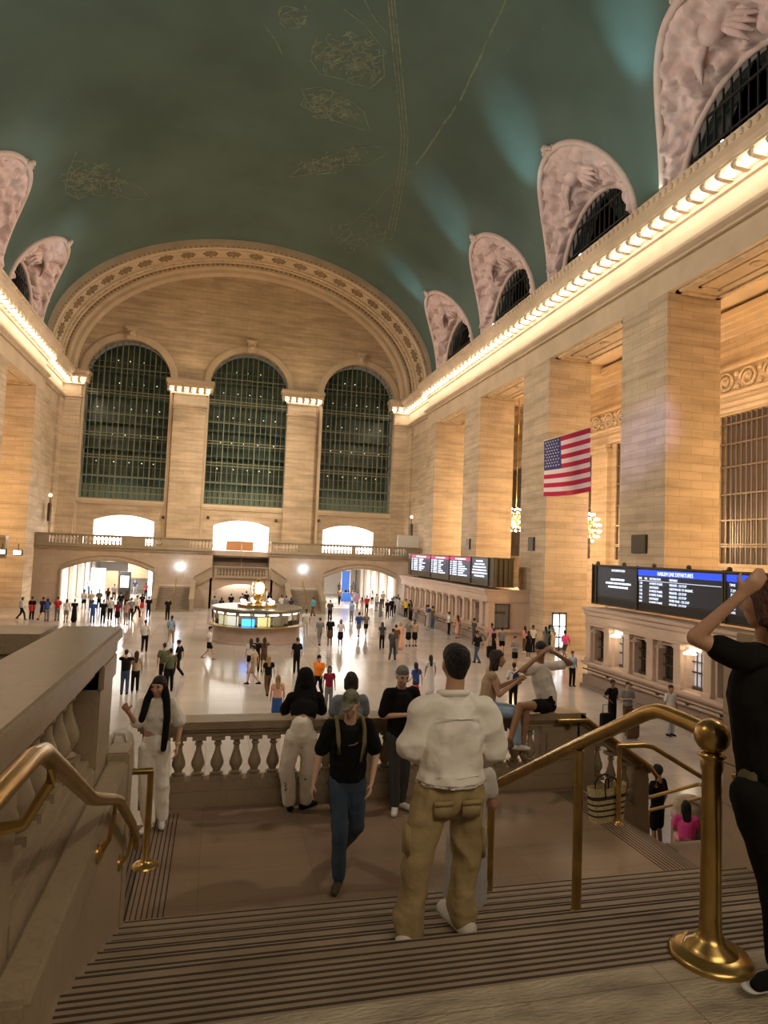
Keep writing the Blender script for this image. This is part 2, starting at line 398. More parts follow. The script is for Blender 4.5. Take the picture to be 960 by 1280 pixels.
# pillars
PILY = [(-8.0, -4.3), (3.7, 7.3), (15.4, 19.0), (27.14, 30.8), (38.9, 42.65), (50.65, 54.2)]
for side, sn in ((1, 'right'), (-1, 'left')):
    for (a, b) in PILY:
        if side == -1 and b < 40: continue
        m = MB(); x0, x1 = sorted((AX+side*18.4, AX+side*21.5)); m.box(x0, x1, a, b, 0, LT)
        x2, x3 = sorted((AX+side*18.32, AX+side*18.5)); m.box(x2, x3, a-.06, b+.06, 0, .9)
        struct(m.build('pillar', STONE), 'tall square limestone pillar on the %s side' % sn)
    m = MB(); x0, x1 = sorted((AX+side*18.4, AX+side*21.5)); m.box(x0, x1, 62.2, 65.0, 0, LT)
    x0, x1 = sorted((AX+side*18.85, AX+side*21.5)); m.box(x0, x1, 65.0, YE+.5, 0, LT)
    x0, x1 = sorted((AX+side*18.6, AX+side*18.9)); m.box(x0, x1, 71.6, YE, 0, 20.6)
    struct(m.build('wall_%s_pier' % sn, STONE))
    # soffit coffers over each opening
    m = MB()
    for c in BAYC[2:] if side == 1 else BAYC[5:]:
        a, b = c-4.05, c+4.05
        for (p, q, r_, s_) in ((a+.3, b-.3, 18.7, 18.95), (a+.3, b-.3, 20.95, 21.2), (a+.3, a+.55, 18.7, 21.2), (b-.55, b-.3, 18.7, 21.2)):
            x0, x1 = sorted((AX+side*r_, AX+side*s_)); m.box(x0, x1, p, q, LT-.12, LT+.02)
        for (p, q, r_, s_) in ((a+1.1, b-1.1, 19.35, 19.5), (a+1.1, b-1.1, 20.4, 20.55), (a+1.1, a+1.25, 19.35, 20.55), (b-1.25, b-1.1, 19.35, 20.55)):
            x0, x1 = sorted((AX+side*r_, AX+side*s_)); m.box(x0, x1, p, q, LT-.07, LT+.02)
        m.lathe([(.35, 0), (.3, -.08), (.12, -.12), (.001, -.12)], (AX+side*19.95, c, LT), 12)
    struct(m.build('trim_%d' % (trimn+1), ORN)); trimn += 1
    # side aisle: back wall with tall windows, frieze, ceiling
    XB = AX+side*29.6
    m = MB(); outer = [(8 if side == 1 else 44, 0), (YE, 0), (YE, 24), (8 if side == 1 else 44, 24)]
    wins = [(k-4, k+4) for k in (20.6, 32.3, 44.0, 55.7, 67.4) if k > outer[0][0]+4.5 or side == 1]
    hs = [[(a, 6.1), (b, 6.1), (b, 15.8), (a, 15.8)] for a, b in wins if a > outer[0][0] and b < YE]
    m.holes(outer, hs, lambda u, v, d: (XB+side*d, u, v), .5)
    struct(m.build('wall_%s_aisle' % sn, STONE))
    m = MB(); x0, x1 = sorted((AX+side*21.4, XB)); m.box(x0, x1, outer[0][0], YE, 22.6, 22.9)
    for c in (26, 38.1, 49.8, 61.5):
        if c > outer[0][0]: m.box(x0, x1, c-.8, c+.8, 21.7, 22.6)
    struct(m.build('ceiling_%s_aisle' % sn, STONE_P))
    for a, b in wins:
        if not (a > outer[0][0] and b < YE): continue
        wn += 1; m = MB(); x0, x1 = sorted((XB+side*.45, XB+side*.5)); m.box(x0, x1, a, b, 6.1, 15.8)
        wo = struct(m.build('window_%d' % wn, mat('aisle_window_glass', (.16, .13, .13), .18, spec=.8)))
        m = MB(); k = a
        while k < b: x0, x1 = sorted((XB+side*.1, XB+side*.2)); m.box(x0, x1, k-.045, k+.045, 6.1, 15.8); k += .42
        for z in (7.2, 7.35, 8.9, 10.6, 12.4, 13.9, 15.2): x0, x1 = sorted((XB+side*.05, XB+side*.22)); m.box(x0, x1, a, b, z-.05, z+.05)
        m.build('window_bars', mat('aisle_window_bar', (.25, .2, .15), .4, metal=.5), wo)
    # ornate frieze of scrolls and mouldings above the aisle windows
    m = MB()
    for (z0_, z1_, dd) in ((15.9, 16.15, .25), (16.15, 16.6, .12), (17.0, 17.2, .22), (18.7, 18.9, .3), (18.9, 19.1, .15), (20.9, 21.2, .3), (21.2, 21.6, .55), (21.6, 21.9, .8), (21.9, 22.3, 1.0)):
        x0, x1 = sorted((XB, XB-side*dd)); m.box(x0, x1, outer[0][0], YE, z0_, z1_)
    struct(m.build('trim_%d' % (trimn+1), STONE_P)); trimn += 1
    m = MB(); y = 30.0 if side == 1 else 50.
    while y < 66:
        for k in range(26):
            a = k*.42; r_ = .72*(1-k/34)
            b_ = (k+1)*.42; r2 = .72*(1-(k+1)/34)
            m.tube([(XB-side*.12, y+r_*math.cos(a), 17.95+r_*math.sin(a)), (XB-side*.12, y+r2*math.cos(b_), 17.95+r2*math.sin(b_))], .10, 5)
        m.ball((XB-side*.1, y, 17.95), .22, 6); m.ball((XB-side*.1, y+.95, 18.35), .2, 5); m.ball((XB-side*.1, y+.95, 17.55), .2, 5)
        y += 1.9
    struct(m.build('trim_%d' % (trimn+1), ORN)); trimn += 1
    for (k, w_) in ((38.15, 1.2), (49.85, 1.2), (61.55, 1.2)):
        m = MB(); x0, x1 = sorted((XB, XB-side*.4)); m.box(x0, x1, k-w_, k+w_, 0, 15.2); x0, x1 = sorted((XB, XB-side*.6)); m.box(x0, x1, k-w_-.15, k+w_+.15, 15.2, 15.5)
        m.bbox(x0, x1, k-w_, k+w_, 15.5, 15.9, .05)
        if side == 1 or k > 50: struct(m.build('pilaster', STONE))
m = MB(); m.box(XL-3.2, XL-2.9, -14, 44.1, 0, LT+3); m.box(XL-26, XL-2.9, 43.8, 44.1, 0, LT+3); struct(m.build('wall_left_near', STONE)); m = MB(); m.box(AX+29.6, AX+30, -14, 8, 0, 24); struct(m.build('wall_right_near', STONE))
# dark speaker panels on the right pillars
for (cx, cy, w_, h_) in ((800, 680, 1.25, .95), (665, 680, .9, .95), (586, 680, .9, .95)):
    p = onx(cx, cy, XR); m = MB(); m.bbox(XR-.1, XR, p.y-w_/2, p.y+w_/2, p.z-h_/2, p.z+h_/2, .03); m.box(XR-.12, XR-.1, p.y-w_/2+.08, p.y+w_/2-.08, p.z-h_/2+.08, p.z+h_/2-.08)
    tag(m.build('wall_grille', BRONZE), 'square dark metal grille panel low on the %s pillar' % {800: 'right-hand pillar nearest the camera,', 665: 'pillar behind the flag,', 586: 'pillar above the far departure board,'}[cx], 'grille', 'dark grille panels on the pillars')
# ------------------------------------------------------------------ end wall, arch soffit
def archpts(cx, hw, zb, zs, rise, n=24):
    return [(cx-hw, zb), (cx+hw, zb)]+[(cx+hw*math.cos(PI*k/n), zs+rise*math.sin(PI*k/n)) for k in range(n+1)]
def segarch(cx, hw, zb, zs, rise, n=14):     # flat segmental head
    return [(cx-hw, zb), (cx+hw, zb)]+[(cx+hw*(1-2*k/n), zs+rise*(1-(1-2*k/n)**2)) for k in range(n+1)]
WIN = [(-10.1, 4.28), (2.62, 4.32), (15.2, 4.25)]
EL = [(AX+18.9*math.cos(PI*k/48), 24.2+13.2*math.sin(PI*k/48)) for k in range(49)]
outer = [(AX-18.9, 5.3-.05), (AX+18.9, 5.3-.05)]+EL
hs = [archpts(cx, hw, 10.4, 23.6, 4.1) for cx, hw in WIN]
DO = [(-9.67, 3.0), (2.54, 3.0), (14.58, 2.95)]
hs += [segarch(cx, hw, 5.32, 8.15, .62) for cx, hw in DO]
m = MB(); m.holes(outer, hs, lambda u, v, d: (u, YE+d, v), 1.0)
struct(m.build('wall_back', STONE), 'pale limestone end wall with three giant arched windows')
for i, (cx, hw) in enumerate(WIN):
    wn += 1
    m = MB(); m.add([(u, YE+2.4, v) for u, v in archpts(cx, hw+.1, 10.3, 23.6, 4.2)], [tuple(range(27))])
    wo = struct(m.build('window_%d' % wn, mat('end_window_glass', (.055, .085, .068), .25, spec=.6, var=.5, scale=.7)))
    m = MB()
    nb = 15
    for k in range(nb+1):
        x = cx-hw+2*hw*k/nb; zt = 23.6+4.1*math.sqrt(max(.001, 1-((x-cx)/hw)**2)); w_ = .055 if k % 3 == 0 else .03
        m.box(x-w_, x+w_, YE+.45, YE+.6, 10.4, zt)
    for z in (10.5, 11.2, 11.9, 12.9, 14.8, 15.1, 17.2, 17.5, 19.6, 21.8, 22.1, 24.6):
        h2 = hw*math.sqrt(max(0, 1-((z-23.6)/4.1)**2)) if z > 23.6 else hw
        m.box(cx-h2, cx+h2, YE+.42, YE+.6, z-.045, z+.045)
    for k in range(nb*2):      # ornate lower band of bars
        x = cx-hw+hw*(k+.5)/nb; m.box(x-.025, x+.025, YE+.45, YE+.55, 10.5, 11.9)
    m.build('window_bars', GREENMET, wo)
    m = MB()                   # glass catwalk floors inside the double window
    for z in (13.0, 15.9, 18.8, 21.7, 24.3):
        h2 = hw*math.sqrt(max(0, 1-((z-23.6)/4.1)**2)) if z > 23.6 else hw
        m.box(cx-h2, cx+h2, YE+1.1, YE+2.3, z-.07, z+.07)
        for k in range(6): m.box(cx-h2+h2*2*k/6, cx-h2+h2*2*k/6+.06, YE+1.05, YE+1.1, z, z+1.1)
        m.box(cx-h2, cx+h2, YE+1.03, YE+1.1, z+1.05, z+1.12)
    m.build('catwalk', mat('catwalk_glass', (.10, .14, .11), .35, metal=.2), wo)
    m = MB()
    for z in (14.6, 17.6, 20.5, 23.3, 25.8):
        for k in range(5):
            x = cx-hw*.7+hw*1.4*k/4
            if z > 25 and k in (0, 4): continue
            m.ball((x+.3*math.sin(z*3+k), YE+1.9, z), .065, 5)
    m.build('window_lights', mat('catwalk_lamp', (1, .9, .6), .5, emit=(.8, .85, .55), es=.8), wo)
    # archivolt, keystone, sill
    m = MB(); pr = [(.0, .0), (.0, .16), (.55, .16), (.75, .08), (.75, 0)]
    n = 30
    for k in range(n):
        qa = []; 
        for kk in (k, k+1):
            a = PI*kk/n
            qa.append([(cx+(hw+r_)*math.cos(a), YE-d, 23.6+(4.1+r_)*math.sin(a)) for r_, d in pr])
        for j in range(len(pr)-1): m.add([qa[0][j], qa[0][j+1], qa[1][j+1], qa[1][j]], [(0, 1, 2, 3)])
    m.bbox(cx-.42, cx+.42, YE-.55, YE, 27.6, 28.9, .06); m.bbox(cx-.6, cx+.6, YE-.7, YE, 28.75, 29.0, .05)
    m.ball((cx, YE-.6, 28.2), .28, 7)
    m.box(cx-hw-.2, cx+hw+.2, YE-.25, YE, 10.05, 10.4); m.box(cx-hw-.1, cx+hw+.1, YE-.15, YE, 9.85, 10.05)
    m.box(cx-hw-.35, cx-hw, YE-.12, YE, 5.3, 23.6); m.box(cx+hw, cx+hw+.35, YE-.12, YE, 5.3, 23.6)
    struct(m.build('trim_%d' % (trimn+1), STONE_P)); trimn += 1
# pilasters with lit capitals
cap_lamp = lo
for (xa, xb) in ((-5.35, -2.0), (6.95, 10.15), (AX-18.9, AX-17.0), (AX+17.0, AX+18.9)):
    m = MB(); m.box(xa, xb, YE-.55, YE, 5.4, 21.0)
    m.box(xa-.08, xb+.08, YE-.65, YE, 20.55, 20.7); m.box(xa-.14, xb+.14, YE-.72, YE, 20.85, 21.02)
    m.box(xa, xb, YE-.55, YE, 21.02, 22.2)
    m.box(xa-.2, xb+.2, YE-.75, YE, 22.2, 22.4); m.bbox(xa-.75, xb+.75, YE-1.3, YE, 22.85, 23.2, .05); m.bbox(xa-.85, xb+.85, YE-1.4, YE, 23.2, 23.7, .08)
    n = max(3, round((xb-xa+1.2)/.8))
    for k in range(n+1):
        x = xa-.6+(xb-xa+1.2)*k/n; m.box(x-.12, x+.12, YE-1.2, YE-.3, 22.4, 22.88)
    struct(m.build('pilaster', STONE))
    for k in range(n):
        x = xa-.6+(xb-xa+1.2)*(k+.5)/n; o = lo.copy(); COL.objects.link(o); o.location = (x, YE-.95, 22.55)
        s_ = 'left' if xa < AX else 'right'
        tag(o, 'round glowing bulb under a lit pilaster capital on the %s half of the end wall' % s_, 'lamp', 'bulbs under the %s pilaster capitals' % s_)
# deep arch soffit
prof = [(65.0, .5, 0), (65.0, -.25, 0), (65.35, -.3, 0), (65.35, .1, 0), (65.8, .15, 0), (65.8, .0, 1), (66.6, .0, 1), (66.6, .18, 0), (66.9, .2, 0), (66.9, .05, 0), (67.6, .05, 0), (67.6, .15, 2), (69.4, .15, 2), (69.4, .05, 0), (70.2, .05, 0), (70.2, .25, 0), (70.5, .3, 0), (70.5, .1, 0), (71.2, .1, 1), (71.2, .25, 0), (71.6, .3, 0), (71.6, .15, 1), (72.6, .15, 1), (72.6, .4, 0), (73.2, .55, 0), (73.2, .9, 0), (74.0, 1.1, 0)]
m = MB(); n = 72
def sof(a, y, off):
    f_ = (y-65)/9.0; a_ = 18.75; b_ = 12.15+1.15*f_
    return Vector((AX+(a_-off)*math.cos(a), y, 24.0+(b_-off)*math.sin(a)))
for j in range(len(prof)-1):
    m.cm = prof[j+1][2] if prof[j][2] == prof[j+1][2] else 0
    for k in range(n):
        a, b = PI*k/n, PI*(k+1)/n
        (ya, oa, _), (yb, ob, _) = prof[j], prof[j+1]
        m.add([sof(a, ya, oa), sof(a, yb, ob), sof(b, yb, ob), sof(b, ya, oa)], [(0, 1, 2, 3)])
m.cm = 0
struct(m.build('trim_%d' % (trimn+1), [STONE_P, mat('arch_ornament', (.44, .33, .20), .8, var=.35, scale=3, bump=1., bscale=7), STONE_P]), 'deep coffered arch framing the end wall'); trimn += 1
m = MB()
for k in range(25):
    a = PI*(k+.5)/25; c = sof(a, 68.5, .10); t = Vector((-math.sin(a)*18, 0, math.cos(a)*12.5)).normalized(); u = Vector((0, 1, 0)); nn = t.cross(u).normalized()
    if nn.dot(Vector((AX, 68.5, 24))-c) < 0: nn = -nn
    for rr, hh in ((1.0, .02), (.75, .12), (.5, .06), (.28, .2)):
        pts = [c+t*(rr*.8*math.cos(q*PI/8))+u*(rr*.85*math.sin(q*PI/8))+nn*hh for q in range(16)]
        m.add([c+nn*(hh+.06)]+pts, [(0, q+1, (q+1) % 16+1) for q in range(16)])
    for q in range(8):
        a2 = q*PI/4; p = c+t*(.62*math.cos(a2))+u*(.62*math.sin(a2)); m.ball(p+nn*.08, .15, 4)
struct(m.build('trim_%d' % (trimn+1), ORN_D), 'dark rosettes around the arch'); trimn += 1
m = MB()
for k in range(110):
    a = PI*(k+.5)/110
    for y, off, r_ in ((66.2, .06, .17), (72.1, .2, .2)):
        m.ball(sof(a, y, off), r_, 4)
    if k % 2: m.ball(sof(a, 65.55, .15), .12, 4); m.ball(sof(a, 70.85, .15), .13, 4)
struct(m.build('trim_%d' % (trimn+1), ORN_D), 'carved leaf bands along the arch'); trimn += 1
# lit rooms behind the three gallery doorways
for i, (cx, hw) in enumerate(DO):
    m = MB(); m.box(cx-hw-.4, cx+hw+.4, YE+5.0, YE+5.1, 5.2, 9.4); m.box(cx-hw-.5, cx-hw-.4, YE+1, YE+5, 5.2, 9.4); m.box(cx+hw+.4, cx+hw+.5, YE+1, YE+5, 5.2, 9.4)
    m.box(cx-hw-.4, cx+hw+.4, YE+1, YE+5, 9.2, 9.3)
    struct(m.build('wall_room_%d' % (i+1), WHITE_L), 'brightly lit white room behind a gallery doorway')
for px, dy in ((204, 0), (260, 0), (345, 0), (398, 0)):
    p = ony(px, 647 if px < 300 else 651, YE); m = MB(); m.bbox(p.x-.14, p.x+.14, YE-.25, YE, p.z-.16, p.z+.16, .03); m.ball((p.x, YE-.25, p.z), .1, 6)
    tag(m.build('wall_lantern', BRONZE), 'small dark square fitting on the end wall, %s' % {204: 'right of the left doorway', 260: 'left of the middle doorway', 345: 'right of the middle doorway', 398: 'left of the right doorway'}[px], 'wall fitting')

# ------------------------------------------------------------------ east balcony, its wall with arches, double staircase
YB = 67.0; ZB = 5.45
m = MB(); outer = [(AX-18.85, 0), (AX+18.85, 0), (AX+18.85, 5.0), (AX-18.85, 5.0)]
ARC = [(-9.9, 4.15), (14.7, 3.9)]
hs = [segarch(cx, hw, .001, 3.2, 1.0) for cx, hw in ARC]
hs.append([(-.35, 3.0), (5.2, 3.0), (5.2, 4.99), (-.35, 4.99)])
m.holes([(AX-18.85, 0), (AX+18.85, 0), (AX+18.85, 5.45), (AX-18.85, 5.45)], hs, lambda u, v, d: (u, YB+d, v), 1.2)
struct(m.build('wall_balcony', MARBLE_D), 'marble wall carrying the far balcony')
m = MB()
m.box(AX-18.85, -.35, YB-.15, YE, 5.1, 5.45); m.box(5.2, AX+18.85, YB-.15, YE, 5.1, 5.45); m.box(-.35, 5.2, YB+2.4, YE, 5.1, 5.45)
m.box(AX-18.85, -.35, YB-.3, YB-.14, 5.35, 5.5); m.box(5.2, AX+18.85, YB-.3, YB-.14, 5.35, 5.5)
struct(m.build('floor_balcony', MARBLE))
for (cx, hw) in ARC:     # arch mouldings
    m = MB(); pts = segarch(cx, hw, 0, 3.2, 1.0)[2:]
    m.tube([(u, YB-.05, v) for u, v in pts], .14, 6); m.tube([(cx-hw, YB-.05, 0), (cx-hw, YB-.05, 3.2)], .14, 6); m.tube([(cx+hw, YB-.05, 0), (cx+hw, YB-.05, 3.2)], .14, 6)
    m.tube([(u, YB-.03, v+.4) for u, v in pts], .07, 6)
    struct(m.build('trim_%d' % (trimn+1), MARBLE)); trimn += 1
    # passage behind the arch: vaulted walls, ceiling and back wall with doors
    m = MB(); m.box(cx-hw-.3, cx-hw-.1, YB+1, YE+14, 0, 4.6); m.box(cx+hw+.1, cx+hw+.3, YB+1, YE+14, 0, 4.6); m.box(cx-hw, cx+hw, YB+1.2, YE+14, 4.3, 4.5); m.box(cx-hw, cx+hw, YE+14, YE+14.2, 0, 4.5)
    for y in (YB+4, YB+8, YB+12, YB+16): m.box(cx-hw, cx+hw, y, y+.5, 3.9, 4.4); m.box(cx-hw, cx-hw+.35, y, y+.5, 0, 4.4); m.box(cx+hw-.35, cx+hw, y, y+.5, 0, 4.4)
    struct(m.build('wall_passage_left' if cx < 0 else 'wall_passage_right', ARCHW))
t = thing('wooden_counter', 'orange wooden counter inside the middle gallery doorway', 'counter', (2.5, YE+1.5, 5.45))
m = MB(); m.bbox(-1.5, 1.5, -.3, .3, .0, 1.0, .03); m.build('body', mat('orange_wood', (.42, .20, .08), .5), t)
m = MB(); m.bbox(-1.6, 1.6, -.36, .36, 1.0, 1.07, .01); m.build('worktop', mat('pale_worktop', (.6, .5, .4), .4), t)
# ceiling lamps of the passages, shop fronts and kiosk
for i, (x, y) in enumerate([(-9.9, YB+2.6), (-9.9, YB+6), (-9.9, YB+10), (-9.9, YB+14), (14.7, YB+2.6), (14.7, YB+6), (14.7, YB+10), (14.7, YB+14)]):
    m = MB(); m.lathe([(.45, 0), (.45, -.08), (.3, -.12), (.001, -.12)], (x, y, 4.3), 14)
    tag(m.build('ceiling_lamp', mat('passage_lamp', (1, 1, 1), .5, emit=(1, .97, .92), es=9)), 'bright flat round ceiling lamp in the %s passage' % ('left' if x < 0 else 'right'), 'lamp', 'ceiling lamps of the %s passage' % ('left' if x < 0 else 'right'))
p = onz(145, 757, 0)
t = thing('information_kiosk', 'dark tall advertising kiosk in the left far archway', 'kiosk', (-8.9, 71.5, 0))
m = MB(); m.bbox(-.55, .55, -.25, .25, 0, 2.9, .05); m.box(-.65, .65, -.35, .35, 0, .15); m.build('body', BLACK, t)
m = MB(); m.box(-.42, .42, -.27, -.25, 1.3, 2.5); m.build('screen', mat('kiosk_screen', (.3, .32, .3), .4, emit=(.5, .55, .5), es=.4), t)
m = MB(); m.box(-12.9, -11.5, YB+9.0, YB+9.1, .2, 3.0); m.box(-7.0, -6.2, YB+8, YB+8.1, .2, 3.4); struct(m.build('window_30', mat('shop_light', (.8, .85, 1), .5, emit=(.75, .85, 1), es=2.5)), 'lit shop fronts in the passage')
m = MB(); m.box(-9.6, -7.2, YB+12, YB+13, 1.9, 3.9); m.box(-12.2, -10.6, YB+12, YB+12.6, 0, 2.6); struct(m.build('wall_shop', mat('brown_wood_panel', (.30, .17, .09), .5, var=.2)), 'brown panelled shop front in the left passage')
t = thing('shop_banner', 'blue banner hanging in the right far passage', 'banner', (14.6, YB+7.5, 0))
m = MB(); m.box(-.45, .45, -.03, .03, 1.4, 3.6); m.box(-.5, 1.3, -.2, .2, .1, 1.1); m.build('panel', mat('blue_cloth', (.02, .10, .42), .6), t)
m = MB(); m.tube([(-.5, 0, 0), (-.5, 0, 3.8)], .04); m.tube([(.5, 0, 0), (.5, 0, 3.8)], .04); m.tube([(-.5, 0, 3.7), (.5, 0, 3.7)], .03); m.build('frame', WHITEP, t)
t = thing('glass_doorway', 'bright white glazed doorway in the far right corner', 'door', (20.3, 65.6, 0), -PI/2)
m = MB(); m.box(-1.1, 1.1, -.02, .02, .1, 2.9); m.build('pane', mat('door_glow', (.9, .95, 1), .5, emit=(.85, .93, 1), es=1.6), t)
m = MB()
for x in (-1.15, 0, 1.15): m.box(x-.05, x+.05, -.06, .06, 0, 3.0)
m.box(-1.2, 1.2, -.06, .06, 2.95, 3.1); m.build('frame', BRONZE, t)

# a stone baluster, shared by all balustrades
def baluster_mesh(h, r, n=12):
    m = MB(); s = h
    m.box(-r, r, -r, r, 0, .09*s); m.box(-r, r, -r, r, .90*s, s)
    m.lathe([(r*.75, .09*s), (r*.9, .13*s), (r*.55, .17*s), (r*.6, .2*s), (r*.98, .30*s), (r*1.0, .38*s), (r*.75, .5*s), (r*.45, .64*s), (r*.38, .74*s), (r*.6, .78*s), (r*.6, .81*s), (r*.4, .83*s), (r*.7, .9*s)], (0, 0, 0), n)
    me = m.build('baluster', MARBLE, smooth='auto'); d = me.data; bpy.data.objects.remove(me); return d
BME = {}
def balustrade(label, A, B, h, groups, w=.36, cop=.14, plinth=.2, pitch=.235, r=.075, group=None, cat='balustrade', ped=None, over=.05, ends=True):
    """A,B: base end points; groups: list of (s0,s1) metre ranges holding balusters, the rest is solid die."""
    A, B = Vector(A), Vector(B); d = B-A; L_ = math.hypot(d.x, d.y); ang = math.atan2(d.y, d.x); k = d.z/L_
    t = thing('stone_balustrade', label, cat, A, ang, group)
    def slab(m, s0, s1, y0, y1, z0, z1):
        m.hull8([(s0, y0, z0+k*s0), (s0, y1, z0+k*s0), (s0, y1, z1+k*s0), (s0, y0, z1+k*s0)], [(s1, y0, z0+k*s1), (s1, y1, z0+k*s1), (s1, y1, z1+k*s1), (s1, y0, z1+k*s1)])
    m = MB(); hw = w/2
    slab(m, -over, L_+over, -hw-.04, hw+.04, h-cop*.7, h); slab(m, -over*.5, L_+over*.5, -hw, hw, h-cop, h-cop*.7); slab(m, 0, L_, -hw+.05, hw-.05, h-cop-.07, h-cop)
    m.build('coping', MARBLE, t)
    m = MB(); slab(m, 0, L_, -hw, hw, 0, plinth*.6); slab(m, 0, L_, -hw+.04, hw-.04, plinth*.6, plinth); m.build('plinth', MARBLE, t)
    s = 0; solid = []
    for a, b in groups: solid.append((s, a)); s = b
    solid.append((s, L_))
    for a, b in solid:
        if b-a > .02:
            m = MB(); slab(m, a, b, -hw+.04, hw-.04, plinth, h-cop-.07)
            if b-a > .4 and not abs(k) > .01: m.box(a+.08, b-.08, -hw+.015, -hw+.045, plinth+.08, h-cop-.15)
            m.build('pedestal', MARBLE, t)
    bh = h-cop-.07-plinth; key = (round(bh, 3), r)
    if key not in BME: BME[key] = baluster_mesh(bh, r)
    for a, b in groups:
        n = max(1, round((b-a)/pitch))
        for i in range(n):
            s = a+(b-a)*(i+.5)/n; o = bpy.data.objects.new('baluster', BME[key]); COL.objects.link(o); o.parent = t; o.location = (s, 0, plinth+k*s)
    return t
def X67(px): return ony(px, 675, YB).x
x0 = AX-18.8
bal = [(X67(62)-x0, X67(98)-x0), (X67(104)-x0, X67(152)-x0), (X67(182)-x0, X67(203)-x0), (X67(238)-x0, X67(268)-x0)]
balustrade('long stone balustrade of the far balcony, left of its stair', (x0, YB-.05, ZB), (-.45, YB-.05, ZB), 1.1, bal, pitch=.33, r=.1)
x0 = 5.3
bal = [(X67(342)-x0, X67(372)-x0), (X67(400)-x0, X67(440)-x0), (X67(445)-x0, X67(487)-x0), (X67(491)-x0, X67(508)-x0)]
balustrade('long stone balustrade of the far balcony, right of its stair', (x0, YB-.05, ZB), (AX+18.6, YB-.05, ZB), 1.1, bal, pitch=.33, r=.1)
def steps(name, x0, x1, y0, dy, z0, dz, n, mt=TREAD, base=0, nos=1):
    """n treads going in +Y direction by dy each (dy may be negative), dropping dz."""
    m = MB()
    for k in range(n):
        ya, yb = sorted((y0+dy*k, y0+dy*(k+1))); m.box(x0, x1, ya, yb, base, z0-dz*k)
    o = struct(m.build(name, mt)); m = MB()
    for k in range(n):
        e = y0+dy*(k+1)-(.03 if dy > 0 else -.03)
        for q in range(nos): m.box(x0+.02, x1-.02, e-.012-q*.05*(1 if dy > 0 else -1), e+.012-q*.05*(1 if dy > 0 else -1), z0-dz*k, z0-dz*k+.003)
    m.build('nosing_strips', STRIP, o)
    return o
# far central flight, landing, side flights, lower flights
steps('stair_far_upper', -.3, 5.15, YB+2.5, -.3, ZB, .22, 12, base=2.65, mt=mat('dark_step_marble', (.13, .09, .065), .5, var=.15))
m = MB(); pts = [(u, v) for u, v in [(-.5, 0), (5.4, 0), (5.4, 2.9), (-.5, 2.9)]]
m.holes(pts, [segarch(2.45, 2.65, .001, 1.6, .75)], lambda u, v, d: (u, 64.3+d, v), 1.2)
m.add([(-.5, 64.3, 2.9), (5.4, 64.3, 2.9), (5.4, YB+.6, 2.9), (-.5, YB+.6, 2.9)], [(0, 1, 2, 3)])
struct(m.build('stair_far_landing', MARBLE_D), 'far stair landing with a low arch beneath')
m = MB(); m.box(-.3, 5.2, YE-3, YE-2.8, 0, 2.8); m.box(-.5, -.2, 64.6, YE-3, 0, 2.5); m.box(5.1, 5.4, 64.6, YE-3, 0, 2.5); m.box(-.3, 5.2, 65.6, YE-3, 2.5, 2.6)
struct(m.build('wall_passage_centre', ARCHW))
balustrade('short balustrade on the far stair landing above the low arch', (-.1, 64.3, 2.9), (4.9, 64.3, 2.9), 1.1, [(.25, 4.75)], pitch=.3, r=.09)
for s, sn in ((-1, 'left'), (1, 'right')):
    xi = 2.45+s*2.75; xa = 2.4+s*4.35; xo = 2.4+s*7.5
    balustrade('sloping %s side parapet of the far double staircase' % sn, (xi, 64.3, 2.9), (xa, 64.3, 1.9), 1.1, [], over=0)
    m = MB(); a, b = sorted((xi, xa)); m.prism([(xi, 0), (xa, 0), (xa, 1.9), (xi, 2.9)], 64.3, YB, 1); struct(m.build('stair_far_%s_side' % sn, MARBLE_D))
    a, b = sorted((xa, xo)); m = MB(); m.box(a, b, 64.3, YB, 0, 2.0); struct(m.build('stair_far_%s_landing' % sn, MARBLE_D))
    steps('stair_far_%s_lower' % sn, a, b, 64.3, -.32, 1.85, .155, 12)
    balustrade('stone parapet along the %s edge of the far %s lower flight' % ('inner', sn), (xa, 64.3, 1.5), (xa, 60.4, 0), 1.15, [], over=0)
    balustrade('stone parapet along the %s edge of the far %s lower flight' % ('outer', sn), (xo, 64.3, 1.5), (xo, 60.4, 0), 1.15, [], over=0)
    t = thing('brass_handrail', 'brass centre handrail of the far %s lower flight' % sn, 'handrail', ((xa+xo)/2, 0, 0))
    m = MB(); m.tube([(0, 64.4, 2.9), (0, 60.6, 1.0)], .035, 6); m.build('rail', BRASS, t)
    for y, z in ((64.2, 1.9), (62.4, .9), (60.6, .05)): m = MB(); m.tube([(0, y, z), (0, y, z+.98)], .03, 6); m.build('post', BRASS, t)
    p = ony(225 if s < 0 else 380, 709 if s < 0 else 712, 66.5)
    t = thing('globe_lamp', 'bright bluish white globe lamp above the far %s lower flight' % sn, 'lamp', (p.x, 66.6, p.z))
    m = MB(); m.ball((0, 0, 0), .26, 10); m.build('globe', COOLB, t, smooth=True)
    m = MB(); m.tube([(0, 0, 0), (0, .4, -.1)], .04, 6); m.lathe([(.1, -.3), (.14, -.26), (.05, -.2)], (0, 0, 0), 10); m.build('bracket', BRASS, t)
t = thing('brass_handrail', 'brass centre handrail on the far upper flight', 'handrail', (2.45, 0, 0))
m = MB(); m.tube([(0, 69.6, 6.2), (0, 66.2, 3.9)], .035, 6); m.build('rail', BRASS, t)
for y, z in ((69.4, 5.2), (66.3, 2.95)): m = MB(); m.tube([(0, y, z), (0, y, z+.95)], .03, 6); m.build('post', BRASS, t)
